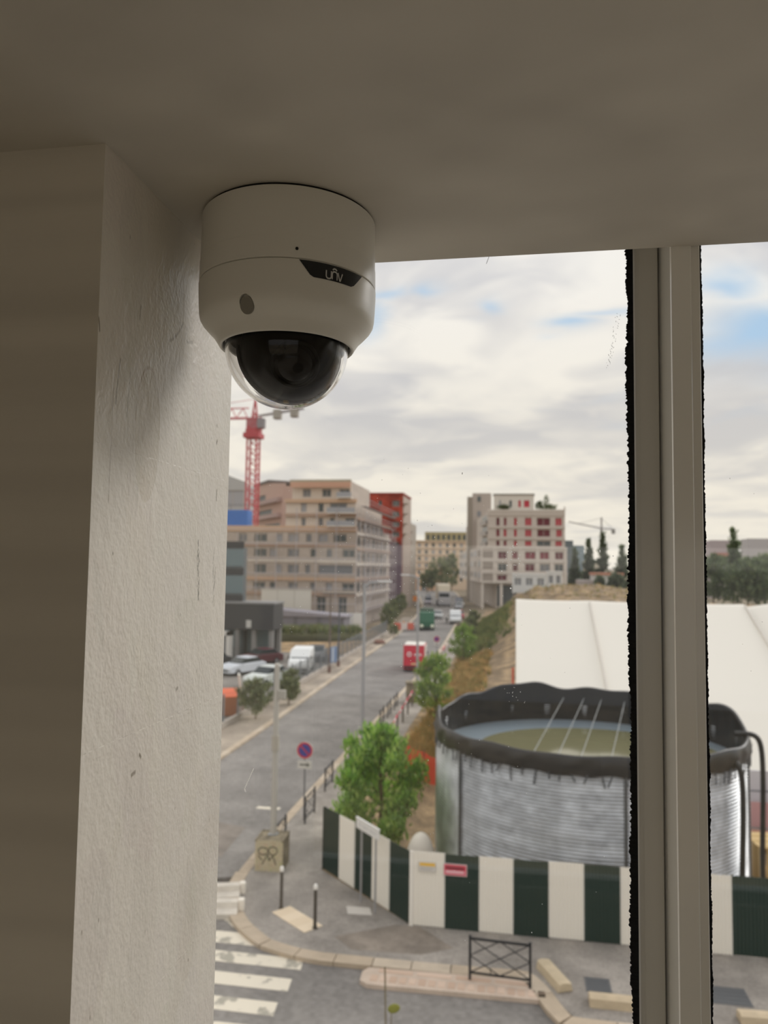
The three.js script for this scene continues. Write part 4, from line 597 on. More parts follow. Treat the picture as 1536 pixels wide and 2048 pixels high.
  for (let j = 0; j < 8; j++) { const y = 2.6 + j * 2.45; part('deck', box(0, 0.9, y - 0.08, y, -31.6, 0.8), M(0xa79e9e, 0.8), s); part('guard_rail', merge([bar([0.95, y + 0.55, 0.8], [0.95, y + 0.55, -31.6], 0.05, 6), bar([0.95, y + 1.1, 0.8], [0.95, y + 1.1, -31.6], 0.05, 6)]), mt, s); }
  for (let k = 0; k < 6; k++) part('brace', bar([0.95, 2.6 + k * 2.45, 0.5 - k * 5], [0.95, 5.05 + k * 2.45, -4.9 - k * 4.4], 0.045, 6), mt, s);
  const fs = thing('scaffolding', 'scaffolding poles and boards across the front of the unfinished block', 'scaffold', [0, 0, -123.9]);
  for (let k = 0; k < 11; k++) part('standard', bar([-60 + k * 3.42, -0.3, 0], [-60 + k * 3.42, k > 6 ? 19.4 : 15.2, 0], 0.075, 6), mt, fs);
  for (let j = 0; j < 6; j++) { const y = 2.7 + j * 2.45; part('guard_rail', bar([-60, y + 0.9, 0.05], [-25.8, y + 0.9, 0.05], 0.075, 6), mt, fs); part('deck', box(-60, -25.8, y - 0.05, y, -0.12, 0.1), M(0xcabeb2, 0.8), fs); }
}
{ // ---- red brick tower with its lower floors behind mauve netting
  const t = thing('red_building', 'tall red brick block rising behind the scaffolded building', 'building', [0, 0, -180]), mR = M(0xd8604e, 0.85, { map: rep(tSoil, 0.06) }), mG = M(0xb9ada0, 0.85);
  const ws = [[-32.32, -31.46, 24.24, 25.44], [-28.94, -27.24, 24.01, 25.44], [-28.91, -27.21, 21.51, 22.82], [-28.88, -27.18, 19.14, 20.44], [-28.88, -27.18, 16.7, 18.0], [-28.88, -27.18, 14.3, 15.6], [-28.88, -27.18, 11.9, 13.2], [-28.88, -27.18, 9.5, 10.8], [-32.3, -31.4, 21.6, 22.8], [-32.3, -31.4, 14.3, 15.6], [-32.3, -31.4, 11.9, 13.2]].map((r) => [...r, gDark, frW]);
  facade(t, [[-35.5, -0.3], [-26.46, -0.3], [-26.46, 27.0], [-35.5, 27.0]], ws, 0.5, mR);
  part('body', box(-35.4, -26.5, -0.3, 26.9, -14, -0.52), mR, t); part('side_wall', box(-26.52, -26.38, -0.3, 26.6, -14, -0.4), M(0xb8a89c, 0.85), t); part('roof_edge', box(-35.6, -26.3, 26.9, 27.3, -14.1, 0.15), M(0x9c3f33, 0.8), t);
  for (let j = 0; j < 4; j++) part('balcony', box(-26.5, -25.4, 17.5 + j * 2.4, 17.7 + j * 2.4, -3.4, -0.6), mG, t);
  const n = thing('debris_netting', 'mauve debris netting hung on the lower floors of the red block', 'netting', [0, 0, -177.6]);
  for (let k = 0; k < 4; k++) part('net_panel', box(-33.0 + k * 1.7, -31.35 + k * 1.7, 0.1, 15.3 - (k % 2) * 0.5, -0.03, 0.03), P([0x8b7784, 0x7f6d7c, 0x93808a, 0x84707e][k], 0.9, { transmission: 0.35, thickness: 0 }), n);
  for (let k = 0; k < 5; k++) part('standard', bar([-33.0 + k * 1.7, -0.3, -0.1], [-33.0 + k * 1.7, 16.4, -0.1], 0.06, 6), M(0x9a9098, 0.6), n);
  const g = thing('grey_building', 'narrow grey-beige block just right of the red block', 'building', [0, 0, -196]); facade(g, [[-29.5, -0.3], [-26.6, -0.3], [-26.6, 21.2], [-27.3, 22.4], [-29.5, 22.4]], [], 0.4, M(0xbdb3a6, 0.85)); part('body', box(-29.4, -26.8, -0.3, 21, -12, -0.42), M(0xb3a99d, 0.85), g); for (let j = 0; j < 7; j++) part('balcony', box(-27.2, -26.0, 3 + j * 2.6, 3.2 + j * 2.6, -1.5, 0.7), M(0xc7bdb0, 0.8), g);
}
{ // ---- grey and pink blocks far left, blue container on the roof, red tower crane
  const t = thing('grey_building', 'pale grey block at the left edge behind the red crane', 'building', [-74, 0, -190]); facade(t, [[-10, -0.3], [5.2, -0.3], [5.2, 31], [-10, 36.5]], [[-1.5, 4.2, 24.5, 29, gLite, frW], [-1.5, 4.2, 18.5, 22.5, gLite, frW], [-8, -3, 24.5, 29, gLite, frW]], 0.5, M(0xb7b7b4, 0.8)); part('body', box(-9.9, 5.1, -0.3, 30.5, -14, -0.52), M(0xaeaeac, 0.8), t);
  const q = thing('pink_building', 'pinkish apartment block with dark slanting balconies between crane and scaffolding', 'building', [-62.5, 0, -178], -0.95), mp = M(0xc7a99a, 0.85);
  facade(q, [[0, -0.3], [22, -0.3], [22, 27.5], [0, 29.5]], [[2, 9, 24.6, 26.0, gDark], [3, 14, 21.2, 22.4, gDark], [8, 20, 17.8, 19.0, gDark]], 0.5, mp); part('body', box(0.05, 21.9, -0.3, 27, -12, -0.52), mp, q); part('roof_edge', box(-0.2, 12, 28.6, 29.2, -12, 0.3), M(0x77706c, 0.8), q);
  for (const y of [23.6, 20.2, 16.8]) part('balcony', box(1.5, 21, y, y + 0.9, -0.1, 1.1), M(0xb59d96, 0.8), q);
  const c = thing('blue_container', 'blue container standing on the scaffolded roof at the left', 'container', [-49.6, 16.4, -130]); part('body', rbox(6.4, 3.0, 2.4, 0.05).translate(0, 1.5, 0), M(0x3f78c4, 0.6), c); for (let k = 0; k < 14; k++) part('rib', box(-0.09, 0.09, 0.15, 2.85, 1.2, 1.26), M(0x3a70ba, 0.6), c, [-2.95 + k * 0.45, 0, 0]); part('guard_rail', merge([bar([-3.2, 3.9, 1.1], [3.2, 3.9, 1.1], 0.06), bar([-3.2, 3, 1.1], [-3.2, 4, 1.1], 0.06), bar([0, 3, 1.1], [0, 4, 1.1], 0.06), bar([3.2, 3, 1.1], [3.2, 4, 1.1], 0.06)]), M(0x6f6a6e, 0.6), c);
  const k = thing('tower_crane', 'tall red tower crane with concrete counterweights behind the scaffolded block', 'crane', [-53.2, -0.3, -150]), mr = M(0xc24650, 0.6), mm = [];
  const mast = (h) => { const g = []; for (const sx of [-1, 1]) for (const sz of [-1, 1]) g.push(box(sx - 0.15, sx + 0.15, 0, h, sz - 0.15, sz + 0.15)); return merge(g); };
  part('mast', mast(38.5), mr, k); for (let y = 0; y < 38; y += 2.1) part('mast_lattice', merge([bar([-1, y, 1], [1, y + 2.1, 1], 0.08, 5), bar([1, y, -1], [-1, y + 2.1, -1], 0.1, 5), bar([1, y, 1], [1, y + 2.1, -1], 0.1, 5), bar([-1, y + 2.1, 1], [1, y + 2.1, 1], 0.1, 5)]), mr, k);
  part('slewing_ring', merge([cyl(1.7, 1.7, 0.9, 20).translate(0, 37.0, 0), box(-1.7, 1.7, 36.0, 37.0, -1.7, 1.7)]), M(0xb43843, 0.6), k); part('cab', rbox(1.5, 2.0, 1.4, 0.15), M(0x8a8487, 0.5), k, [1.9, 38.9, 0.9]); part('machine_deck', box(-1.3, 1.8, 38.0, 40.2, -1.0, 1.0), M(0xb0666c, 0.7), k);
  part('tower_head', merge([bar([-0.8, 38, 0], [0.2, 44.2, 0], 0.2), bar([0.9, 38, 0], [0.2, 44.2, 0], 0.2), bar([-0.5, 40, 0], [0.6, 41.6, 0], 0.12), bar([0.6, 40, 0], [-0.2, 41.8, 0], 0.12)]), mr, k);
  const jib = []; for (let i = 0; i < 9; i++) { const x = -1.2 - i * 2.4; jib.push(bar([x, 40.2, 0.7], [x - 2.4, 40.2, 0.7], 0.14, 5), bar([x, 40.2, -0.7], [x - 2.4, 40.2, -0.7], 0.14, 5), bar([x, 42.3, 0], [x - 2.4, 42.3, 0], 0.14, 5), bar([x, 40.2, 0.7], [x - 1.2, 42.3, 0], 0.1, 5), bar([x - 1.2, 42.3, 0], [x - 2.4, 40.2, 0.7], 0.1, 5)); } part('jib', merge(jib), M(0xcf6a72, 0.6), k);
  part('counter_jib', merge([bar([1, 40.6, 0.6], [10.5, 42.0, 0.6], 0.14, 5), bar([1, 40.6, -0.6], [10.5, 42.0, -0.6], 0.14, 5), bar([0.2, 44.2, 0], [9.6, 42.0, 0], 0.08, 5)]), M(0x8d8583, 0.6), k);
  for (const x of [5.0, 8.6]) part('counterweight', rbox(1.5, 1.9, 1.5, 0.08), M(0xa5a096, 0.85), k, [x, 40.4 + x * 0.09, 0]); part('pendant_line', bar([0.2, 44.2, 0], [-14, 42.3, 0], 0.06, 5), mr, k);
}
{ // ---- corner block with red blinds right of the street; front plane at z = -195
  const t = thing('corner_building', 'grey corner block with red window panels right of the street', 'building', [0, 0, -195]);
  const mW = M(0xcfc5ba, 0.85), mF = M(0xddd5cb, 0.85), red = M(0xc53d4e, 0.7), dred = M(0x70303a, 0.6), wine = M(0x8e3644, 0.65);
  const R6 = (y0, y1, xs, ms) => xs.map(([a, b], i) => [a, b, y0, y1, ms[i], frW]);
  const up = [...R6(20.4, 22.42, [[-4.94, -4.09], [-3.05, -2.35], [-0.53, 0.2], [2.17, 3.83], [5.08, 8.37], [9.61, 11.24]], [dred, wine, red, red, dred, red]), ...R6(17.66, 19.53, [[-4.93, -4.08], [-3.1, -2.34], [-0.53, 0.2], [2.18, 3.84], [5.18, 8.37], [9.81, 11.24]], [wine, red, red, red, dred, red]), ...R6(15.3, 16.69, [[-4.92, -4.07], [-3.09, -2.33], [-0.52, 0.21], [2.18, 3.84], [5.08, 8.47], [9.6, 11.23]], [dred, wine, red, red, gDark, red])];
  const lo = [...R6(12.04, 13.92, [[-4.49, -2.28], [-0.93, 0.42], [2.18, 4.77], [5.8, 8.06], [9.49, 11.53]], [dred, wine, wine, wine, dred]), ...R6(9.06, 10.94, [[-4.48, -2.28], [-0.82, 0.43], [2.19, 4.56], [5.8, 8.26], [9.38, 11.52]], [gDark, dred, dred, gMid, gDark]), ...R6(6.65, 8.08, [[-4.67, -2.27], [-0.8, 0.4], [2.2, 4.5]], [dred, gMid, gMid])];
  facade(t, [[-7.0, 15.1], [11.95, 15.1], [11.95, 24.05], [-7.0, 24.05]], up, 0.5, mW, -0.6);
  facade(t, [[-8.7, 6.0], [12.4, 6.0], [12.4, 15.1], [-8.7, 15.1]], lo, 0.6, mF);
  const foot = (pts, y0, y1, m, name) => part(name, flat(pts, y0, y1), m, t);
  foot([[-8.65, -0.62], [12.35, -0.62], [12.35, -70], [-20.4, -88]], 6.0, 15.05, mW, 'lower_block'); foot([[-6.95, -1.12], [11.9, -1.12], [11.9, -60], [-17.5, -80]], 15.0, 24.0, mW, 'upper_block');
  foot([[-5, -2], [12.2, -2], [12.2, -60], [-15, -80]], -0.3, 6.0, mW, 'recessed_ground_floor');
  for (let i = 0; i < 4; i++) part('added_recess_glass', box(-4.7 + i * 4.2, -0.8 + i * 4.2, 0.2, 5.4, -2.0, -1.88), gDark, t);  // dark glass panels added for the shaded recess under the overhang
  for (const [x, z] of [[-8.3, -0.4], [-3.6, -0.4], [1.2, -0.4], [6.2, -0.4], [11.8, -0.4], [-9.4, -8], [-10.5, -16], [-11.7, -25], [-13, -34]]) part('pillar', box(x - 0.35, x + 0.35, -0.3, 6.0, z - 0.35, z + 0.35), mF, t);
  for (const x of [-8.5, -5.4, -1.6, 1.2, 5.2, 8.7, 12.1]) part('pilaster', box(x - 0.25, x + 0.25, 6.0, 15.1, -0.1, 0.25), mF, t);
  for (const y of [6.0, 8.4, 11.3, 14.5]) part('floor_band', box(-8.8, 12.5, y, y + 0.45, -0.1, 0.2), M(0xd2cac0, 0.85), t); for (const y of [17.0, 19.8, 23.0]) part('floor_band', box(-7.1, 12.0, y, y + 0.4, -0.65, -0.4), mW, t);
  // louvred infill left of the lower front, balconies on the side that follows the street
  for (let j = 0; j < 3; j++) part('louvre_panel', box(-8.2, -5.7, 6.6 + j * 2.85, 8.3 + j * 2.85, -0.12, 0.04), M(0xa79d93, 0.85), t);
  const side = (d) => [-8.65 - 11.75 * d, -0.62 - 87.4 * d]; for (let j = 0; j < 3; j++) for (let i = 0; i < 7; i++) { const [x, z] = side(0.02 + i * 0.14), [x2, z2] = side(0.1 + i * 0.14); part('side_window', flat([[x - 0.06, z], [x2 - 0.06, z2], [x2 + 0.3, z2], [x + 0.3, z]], 7.2 + j * 2.8, 8.6 + j * 2.8), [gLite, gMid, M(0x9c9288, 0.8)][(i + j) % 3], t); }
  for (let j = 0; j < 3; j++) { const b = part('balcony', flat([[-7.6, -2.5], [-9.6, -14], [-8.2, -14], [-6.6, -2.5]], 15.3 + j * 2.75, 15.55 + j * 2.75), mF, t); part('railing', flat([[-7.65, -2.5], [-9.65, -14], [-9.55, -14], [-7.55, -2.5]], 15.55 + j * 2.75, 16.5 + j * 2.75), M(0xb7b0a9, 0.6), b); part('shaded_opening_panel', flat([[-7.15, -3], [-8.95, -13], [-8.7, -13], [-6.9, -3]], 15.6 + j * 2.75, 17.6 + j * 2.75), gDark, t); }  // dark panels stand in for the shaded openings behind the balconies
  // penthouse, stair tower, roof planting
  facade(t, [[-5.6, 24.0], [4.4, 24.0], [4.4, 28.35], [-5.6, 28.35]], [[-4.2, -3.8, 25.4, 26.9, gLite], [-1.7, -1.06, 25.18, 26.9, gDark], [0.56, 1.19, 25.18, 26.9, red], [1.96, 3.31, 25.18, 26.9, red]], 0.3, M(0xe2dbcf, 0.85), -2.0, 'penthouse_front'); part('penthouse', box(-5.55, 4.35, 24, 28.3, -14, -2.32), M(0xdcd3c4, 0.85), t); part('penthouse_roof', box(-5.8, 4.6, 28.3, 28.6, -14.2, -1.8), M(0x8f8b84, 0.8), t);
  part('stair_tower', box(-12.9, -7.4, 0, 32.0, -42, -36), M(0xb5aaa0, 0.85), t); part('stair_tower', box(-14.5, -12.9, 0, 31.0, -44, -37), M(0xa89f92, 0.85), t); for (const [y, m] of [[29.4, gDark], [25.0, gMid]]) part('tower_window', box(-11.4, -10.4, y, y + 1.6, -36.02, -35.9), m, t);
  part('parapet', merge([box(-7.1, 12.05, 24.0, 24.5, -0.75, -0.45), box(11.7, 12.05, 24.0, 25.2, -1.1, -0.4)]), mF, t);
  const shr = (x, y, z, h, rx, seed) => tree('roof_shrub', ['low green shrubs on the left of the roof terrace', 'bushy green shrub beside the penthouse on the roof', 'low green shrubs on the right of the roof terrace', 'single slender tree standing on the roof terrace'][seed - 20], 'shrub', x, y, z, h, rx, { n: seed === 23 ? 260 : 320, leaf: seed === 23 ? 0.4 : 0.55, seed, colors: [0x5d7040, 0x6e7d4c, 0x4f5f38], trunk: 0.05 });
  shr(-3.2, 24.3, -196.4, 1.1, 1.6, 20); shr(5.8, 24.3, -197.2, 2.2, 1.1, 21); shr(8.2, 24.3, -197.2, 1.3, 1.9, 22); shr(7.6, 24.3, -200, 4.2, 0.75, 23);
}
{ // ---- beige block closing the street, small far blocks, second crane
  const t = thing('beige_building', 'long cream apartment block closing the far end of the street', 'building', [0, 0, -340]), mC = M(0xdcc8b0, 0.85), win = [];
  for (let j = 0; j < 6; j++) for (let i = 0; i < 9; i++) win.push([-46.0 + i * 3.1, -44.8 + i * 3.1, 3.4 + j * 3.0, 5.2 + j * 3.0, [gMid, gLite, gDark][(i * 2 + j) % 3]]);
  facade(t, [[-47.5, -0.3], [-15, -0.3], [-15, 21], [-47.5, 21]], win, 0.5, mC); part('body', box(-47.4, -15.1, -0.3, 20.9, -14, -0.52), mC, t);
  const top = []; for (let i = 0; i < 10; i++) top.push([-39.2 + i * 2.3, -37.9 + i * 2.3, 21.6, 24.0, gDark]); facade(t, [[-40, 21], [-15, 21], [-15, 25.2], [-40, 25.2]], top, 0.4, M(0xb9ad86, 0.85), -0.8, 'attic'); part('attic_body', box(-39.9, -15.2, 21, 25, -12, -1.25), M(0xb3a782, 0.85), t);
  for (let j = 0; j < 6; j++) part('balcony_band', box(-47.6, -15, 6.0 + j * 3.0, 6.4 + j * 3.0, -0.2, 0.5), M(0xe2cfb8, 0.85), t);
  const p = thing('arcade_house', 'low peach-coloured house with arches below the cream block', 'building', [0, 0, -318]); for (const [x, h] of [[-43, 8.0], [-37.5, 7.0], [-31, 9.5]]) { part('gable_wall', new THREE.ExtrudeGeometry(new THREE.Shape([[-3, -0.3], [3, -0.3], [3, h * 0.7], [0, h], [-3, h * 0.7]].map(([a, b]) => new THREE.Vector2(a, b))), { depth: 5, bevelEnabled: false }).translate(x, 0, -5), M(0xdcb391, 0.85), p); part('doorway', box(x - 1, x + 1, 0, 3, 0.01, 0.08), gMid, p); }
  const d = thing('dark_office', 'dark blue-grey office block far right of the corner block', 'building', [0, 0, -330]); part('tower', box(20.0, 23.5, -0.3, 21.5, -12, 0), M(0x6d767a, 0.5), d); part('wing', box(23.5, 28.0, -0.3, 19.4, -12, 0), M(0x7c8c95, 0.5), d); for (let i = 0; i < 6; i++) part('mullion_strip', box(23.8 + i * 0.72, 24.05 + i * 0.72, 12, 19, 0, 0.2), M(0xa9b9c0, 0.5), d); part('pale_wing', box(27, 36, -0.3, 13.0, 6, 12), M(0xcfc6b6, 0.8), d);
  const w = thing('low_shed', 'pale low shed with an orange roof edge left of the mullion', 'building', [0, 0, -172]); part('wall', box(16.5, 22.6, -0.3, 8.6, -8, 0), M(0xcfcec8, 0.85), w); part('roof_edge', box(16.3, 22.8, 8.6, 9.1, -8.2, 0.2), M(0xc48a72, 0.8), w); part('side_bay', box(13.4, 16.5, -0.3, 7.4, -9, -1), M(0xb3aaa6, 0.85), w);
  for (const [i, [x, wd, h, z, c, l]] of [[61.2, 7.6, 21, -300, 0xb9aeb0, 'far pinkish grey block seen right of the mullion'], [80.5, 9, 22.5, -320, 0xc3bfbf, 'far pale grey block at the right edge of the photo']].entries()) { const b = thing('far_block', l, 'building', [x + 13, 0, z]); const ws = []; for (let a = 0; a < 3; a++) for (let q = 0; q < 4; q++) ws.push([-wd / 2 + 1 + q * (wd / 4), -wd / 2 + 2.6 + q * (wd / 4), 7 + a * 3.4, 8.8 + a * 3.4, gLite]); facade(b, [[-wd / 2, -0.3], [wd / 2, -0.3], [wd / 2, h], [-wd / 2, h]], ws, 0.4, M(c, 0.85)); part('body', box(-wd / 2 + 0.1, wd / 2 - 0.1, -0.3, h - 0.1, -10, -0.42), M(c, 0.85), b); if (i === 0) part('red_roof', box(-wd / 2 + 1, wd / 2, h - 6, h - 4.6, 0.05, 0.9), M(0xb98678, 0.8), b); }
  const k = thing('tower_crane', 'faint grey tower crane far away above the trees', 'crane', [44.5, 0, -420]), mg = M(0xaba7a6, 0.7), lat = [];
  part('mast', merge([box(-0.6, 0.6, 0, 31.5, -0.6, 0.6), box(-0.4, 0.4, 31.5, 37, -0.4, 0.4)]), mg, k); part('jib', merge([bar([0, 31.2, 0], [-17, 34.6, 0], 0.36, 6), bar([0, 36.6, 0], [-12, 33.6, 0], 0.09, 5)]), mg, k); part('counter_jib', merge([bar([0, 31.2, 0], [6.2, 30.6, 0], 0.34, 6), bar([0, 36.6, 0], [6, 30.8, 0], 0.09, 5)]), mg, k); part('counterweight', rbox(1.8, 2.6, 1.6, 0.15), M(0x9b9997, 0.8), k, [6.0, 29.6, 0]);
}
// ---- white site cabins on the heap
{
  const z = -138, mw = M(0xd9dad8, 0.7), cab = (label, x0, x1, y0, y1, n) => { const t = thing('site_cabin', label, 'cabin', [0, 0, z], 0, 'white site cabins on the heap'); const ws = []; for (let i = 0; i < n; i++) { const w = (x1 - x0) / n; ws.push([x0 + w * (i + 0.18), x0 + w * (i + 0.82), y0 + (y1 - y0) * 0.4, y0 + (y1 - y0) * 0.82, gMid, mw]); } facade(t, [[x0, y0], [x1, y0], [x1, y1], [x0, y1]], ws, 0.25, mw); part('body', box(x0 + 0.05, x1 - 0.05, y0, y1 - 0.05, -2.6, -0.27), mw, t); part('roof_rail', box(x0 - 0.1, x1 + 0.1, y1, y1 + 0.15, -2.7, 0.1), M(0xeeeeec, 0.7), t); };
  cab('long white site cabin with three windows on the heap', -0.65, 5.25, siteHeight(2, z) - 0.3, 8.75, 3); cab('short taller white site cabin at the right end', 5.4, 7.9, siteHeight(6, z) - 0.3, 9.3, 2);
}

// ---------------------------------------------------------------- left of the street: car park, fences, dark pavilion
{
  struct('car_park', flat([[-60, -40], [-18, -40], [-18.2, -85], [-60, -90]], -0.34, -0.02), M(0x95918d, 0.9, { map: rep(tAsphalt, 0.1) }), 'grey car park left of the street', 'ground');
  struct('sandy_lot', flat([[-60, -90], [-18.4, -85], [-18.8, -112], [-24, -124], [-60, -124]], -0.34, -0.03), M(0xd3b68c, 0.95, { map: rep(tSoil, 0.1) }), 'sandy ground in front of the scaffolded block', 'ground');
  const bank = []; for (let i = 0; i < 26; i++) bank.push(i); const g = new THREE.SphereGeometry(1, 36, 12, 0, 6.3, 0, Math.PI / 2).scale(9, 1.7, 3.6); const p = g.attributes.position; for (let i = 0; i < p.count; i++) p.setY(i, p.getY(i) * (0.75 + 0.5 * noise(p.getX(i) * 0.9, p.getZ(i) * 0.9, 5))); g.computeVertexNormals();
  const b = new THREE.Mesh(g, M(0x6f7250, 0.95, { map: tSoil })); b.name = numbered('grass_bank'); b.position.set(-28.5, -0.1, -101); b.rotation.y = 0.32; b.userData = { kind: 'structure', label: 'low dark green bank in front of the scaffolded block', category: 'bank' }; scene.add(b);
  tufts('bank_scrub', 'ragged scrub growing on the low bank before the scaffolded block', 420, 47, [0x6f7a4a, 0x5e6b40, 0x80804f], (r) => { const a = r() * 6.28, q = Math.sqrt(r()); return [-28.5 + Math.cos(a) * q * 8.4, -101 + Math.sin(a) * q * 3 + Math.cos(a) * q * -2.6]; }, 0.9).position.y = 1.0;
  const h = thing('white_hoarding', 'white hoarding panels at the foot of the scaffolded block', 'fence', [0, 0, -121.6]); for (let i = 0; i < 6; i++) part('panel', box(-33.2 + i * 1.5, -31.74 + i * 1.5, -0.1, 2.35, -0.05, 0.05), i % 3 === 1 ? M(0xd9dcdd, 0.7) : M(0xe9e9e6, 0.7), h); for (let i = 0; i < 7; i++) part('post', box(-33.26 + i * 1.5, -33.18 + i * 1.5, -0.1, 2.3, -0.12, -0.05), mSteel, h);
  const v = thing('white_screen', 'big plain off-white screen wall left of the scaffolded ground floor', 'wall panel', [0, 0, -119]); for (let i = 0; i < 3; i++) part('panel', box(-40.2 + i * 2.75, -37.5 + i * 2.75, -0.1, 5.9, -0.1, 0.1), M(0xd7d2c6, 0.8), v); part('top_rail', box(-40.3, -31.9, 5.9, 6.05, -0.15, 0.15), M(0xc9c4b9, 0.8), v);
  const sh = thing('long_shed', 'long low grey shed roof behind the dark pavilion', 'shed', [0, 0, -111]); part('roof', new THREE.ExtrudeGeometry(new THREE.Shape([[-40, 2.3], [-24.5, 2.3], [-24.5, 2.5], [-40, 3.6]].map(([a, c]) => new THREE.Vector2(a, c))), { depth: 5, bevelEnabled: false }).translate(0, 0, -5), M(0x97939a, 0.7), sh); part('wall', box(-39.6, -24.9, -0.1, 2.3, -4.6, -0.3), M(0x84828a, 0.8), sh); for (let i = 0; i < 5; i++) part('post', box(-39.6 + i * 3.6, -39.4 + i * 3.6, -0.1, 2.3, -0.25, -0.05), M(0x6d6c70, 0.7), sh);
  // dark pavilion
  const t = thing('dark_pavilion', 'dark grey pavilion with a deep flat canopy over pillars at the left', 'building', [0, 0, -80]), mD = M(0x3a3b3d, 0.6), mD2 = M(0x5d6468, 0.4);
  part('glass_tower', box(-40, -29.2, -0.05, 11.7, -1.2, 0), mD2, t); for (let j = 0; j < 4; j++) part('glass_band', box(-39.9, -29.15, 1.0 + j * 2.9, 2.9 + j * 2.9, -0.02, 0.06), M(0x6f8084, 0.15), t); for (let j = 0; j < 4; j++) part('spandrel', box(-40.02, -29.1, 3.0 + j * 2.9, 3.7 + j * 2.9, -0.05, 0.12), mD, t);
  part('canopy', box(-34, -25.3, 3.0, 5.75, -2.4, 1.0), mD, t); part('canopy_edge', box(-34, -25.2, 5.72, 5.92, -2.5, 1.1), M(0x8b8b8a, 0.6), t);
  for (const [x, z2] of [[-29.4, 0.6], [-27.6, 0.4], [-25.6, 0.6], [-25.6, -2]]) part('pillar', box(x - 0.22, x + 0.22, -0.05, 3.0, z2 - 0.22, z2 + 0.22), M(0x8d8b88, 0.7), t); part('back_wall', box(-33.9, -25.7, -0.05, 3.0, -2.3, -1.9), M(0x3f4042, 0.7), t); part('entrance_glass', box(-29.2, -26.6, 0.3, 2.8, -1.9, -1.8), M(0x7f8f90, 0.2), t); part('emblem_panel', box(-28.3, -27.75, 3.2, 4.0, 1.0, 1.06), M(0xc8c6c0, 0.6), t);
  const kd = thing('white_kiosk', 'small white kiosk frame beside the pavilion at the left edge', 'kiosk', [-30.1, -0.02, -76.5]); part('frame', merge([box(-1.1, -0.75, 0, 3.0, -0.5, 0.5), box(0.75, 1.1, 0, 3.0, -0.5, 0.5), box(-1.1, 1.1, 2.6, 3.0, -0.5, 0.5), box(-1.1, 1.1, 0, 0.4, -0.5, 0.5)]), M(0xdcd8d0, 0.7), kd); part('door', box(-0.75, 0.75, 0.4, 2.6, -0.1, 0), gMid, kd); part('door_leaf', box(-0.3, 0.3, 0.4, 2.3, 0, 0.1), M(0xd5d1ca, 0.7), kd);
  // steel fence on a low wall between car park and pavement
  const f = thing('bar_fence', 'dark steel bar fence on a low wall along the car park', 'fence', [0, 0, 0]), mf = M(0x7c8082, 0.6); const at = (z) => -17.62 - (z < -56 ? (-56 - z) * 0.019 : 0);
  for (let i = 0; i < 28; i++) { const z = -43 - i * 2.5, a = at(z), c = at(z - 2.5); part('low_wall', flat([[a - 0.12, z], [a + 0.12, z], [c + 0.12, z - 2.5], [c - 0.12, z - 2.5]], -0.1, 0.35), M(0xb3aaa0, 0.9), f); part('post', box(a - 0.05, a + 0.05, 0.3, 2.0, z - 0.05, z + 0.05), mf, f); const bars = []; for (let k = 1; k < 10; k++) { const u = k / 10, x = a + (c - a) * u; bars.push(box(x - 0.012, x + 0.012, 0.45, 1.85, z - 2.5 * u - 0.012, z - 2.5 * u + 0.012)); } bars.push(bar([a, 0.5, z], [c, 0.5, z - 2.5], 0.03, 5), bar([a, 1.8, z], [c, 1.8, z - 2.5], 0.03, 5)); if (i > 4) part('bar_panel', merge(bars), mf, f); }
  const bd = thing('blue_board', 'blue and white notice board on the car park fence', 'sign', [-17.55, 0.35, -73.5], 1.2); part('board', rbox(1.3, 1.5, 0.06, 0.02).translate(0, 0.95, 0.1), M(0x6a86ab, 0.6), bd); part('white_strip', box(-0.25, 0.1, 0.3, 1.65, 0.14, 0.16), M(0xb9c4d0, 0.6), bd); for (const s of [-0.5, 0.5]) part('leg', box(s - 0.03, s + 0.03, 0, 1.0, 0.05, 0.1), mf, bd);
  for (const [l, x, z2, hh, c] of [['brown utility post on the left pavement before the sandy lot', -17.1, -70.6, 7.2, 0x6f6258], ['dark utility post on the left pavement beside the blue board', -17.3, -75.2, 6.6, 0x5a5c60]]) { const u = thing('utility_post', l, 'pole', [x, 0, z2]); part('shaft', cyl(0.09, 0.07, hh, 10), M(c, 0.7), u); part('cap', cyl(0.09, 0.05, 0.1, 10), M(c, 0.7), u, [0, hh, 0]); part('base_band', cyl(0.16, 0.16, 0.5, 10), M(0x7c5f52, 0.8), u); }
  const lb = thing('litter_box', 'low reddish heap at the edge of the left pavement', 'debris', [-17.2, 0, -98]); part('heap', new THREE.SphereGeometry(0.6, 12, 8).scale(1.3, 0.5, 1).translate(0, 0.2, 0), M(0x8d6a5c, 0.9), lb); part('board', rbox(1.1, 0.06, 0.4, 0.01), M(0xa5836e, 0.9), lb, [0, 0.52, 0]);
}

// ---------------------------------------------------------------- vehicles (front towards +z)
const wheelGeo = merge([new THREE.CylinderGeometry(0.32, 0.32, 0.2, 20).rotateZ(Math.PI / 2)]), hubGeo = new THREE.CylinderGeometry(0.18, 0.18, 0.22, 14).rotateZ(Math.PI / 2), mHub = M(0x9fa2a5, 0.4, { metalness: 0.6 });
function side(pts, w, bev = 0.06) { const s = new THREE.Shape(pts.map(([z, y]) => new THREE.Vector2(z, y))); return new THREE.ExtrudeGeometry(s, { depth: w - 2 * bev, bevelEnabled: true, bevelSize: bev, bevelThickness: bev, bevelSegments: 3 }).translate(0, 0, -w / 2 + bev).rotateY(-Math.PI / 2); }
function wheels(t, w, zs, s = 1) { for (const z of zs) for (const x of [-1, 1]) { const q = part('wheel', wheelGeo, mTyre, t, [x * (w / 2 - 0.1), 0.32 * s, z]); q.scale.setScalar(s); part('hub', hubGeo, mHub, q); } }
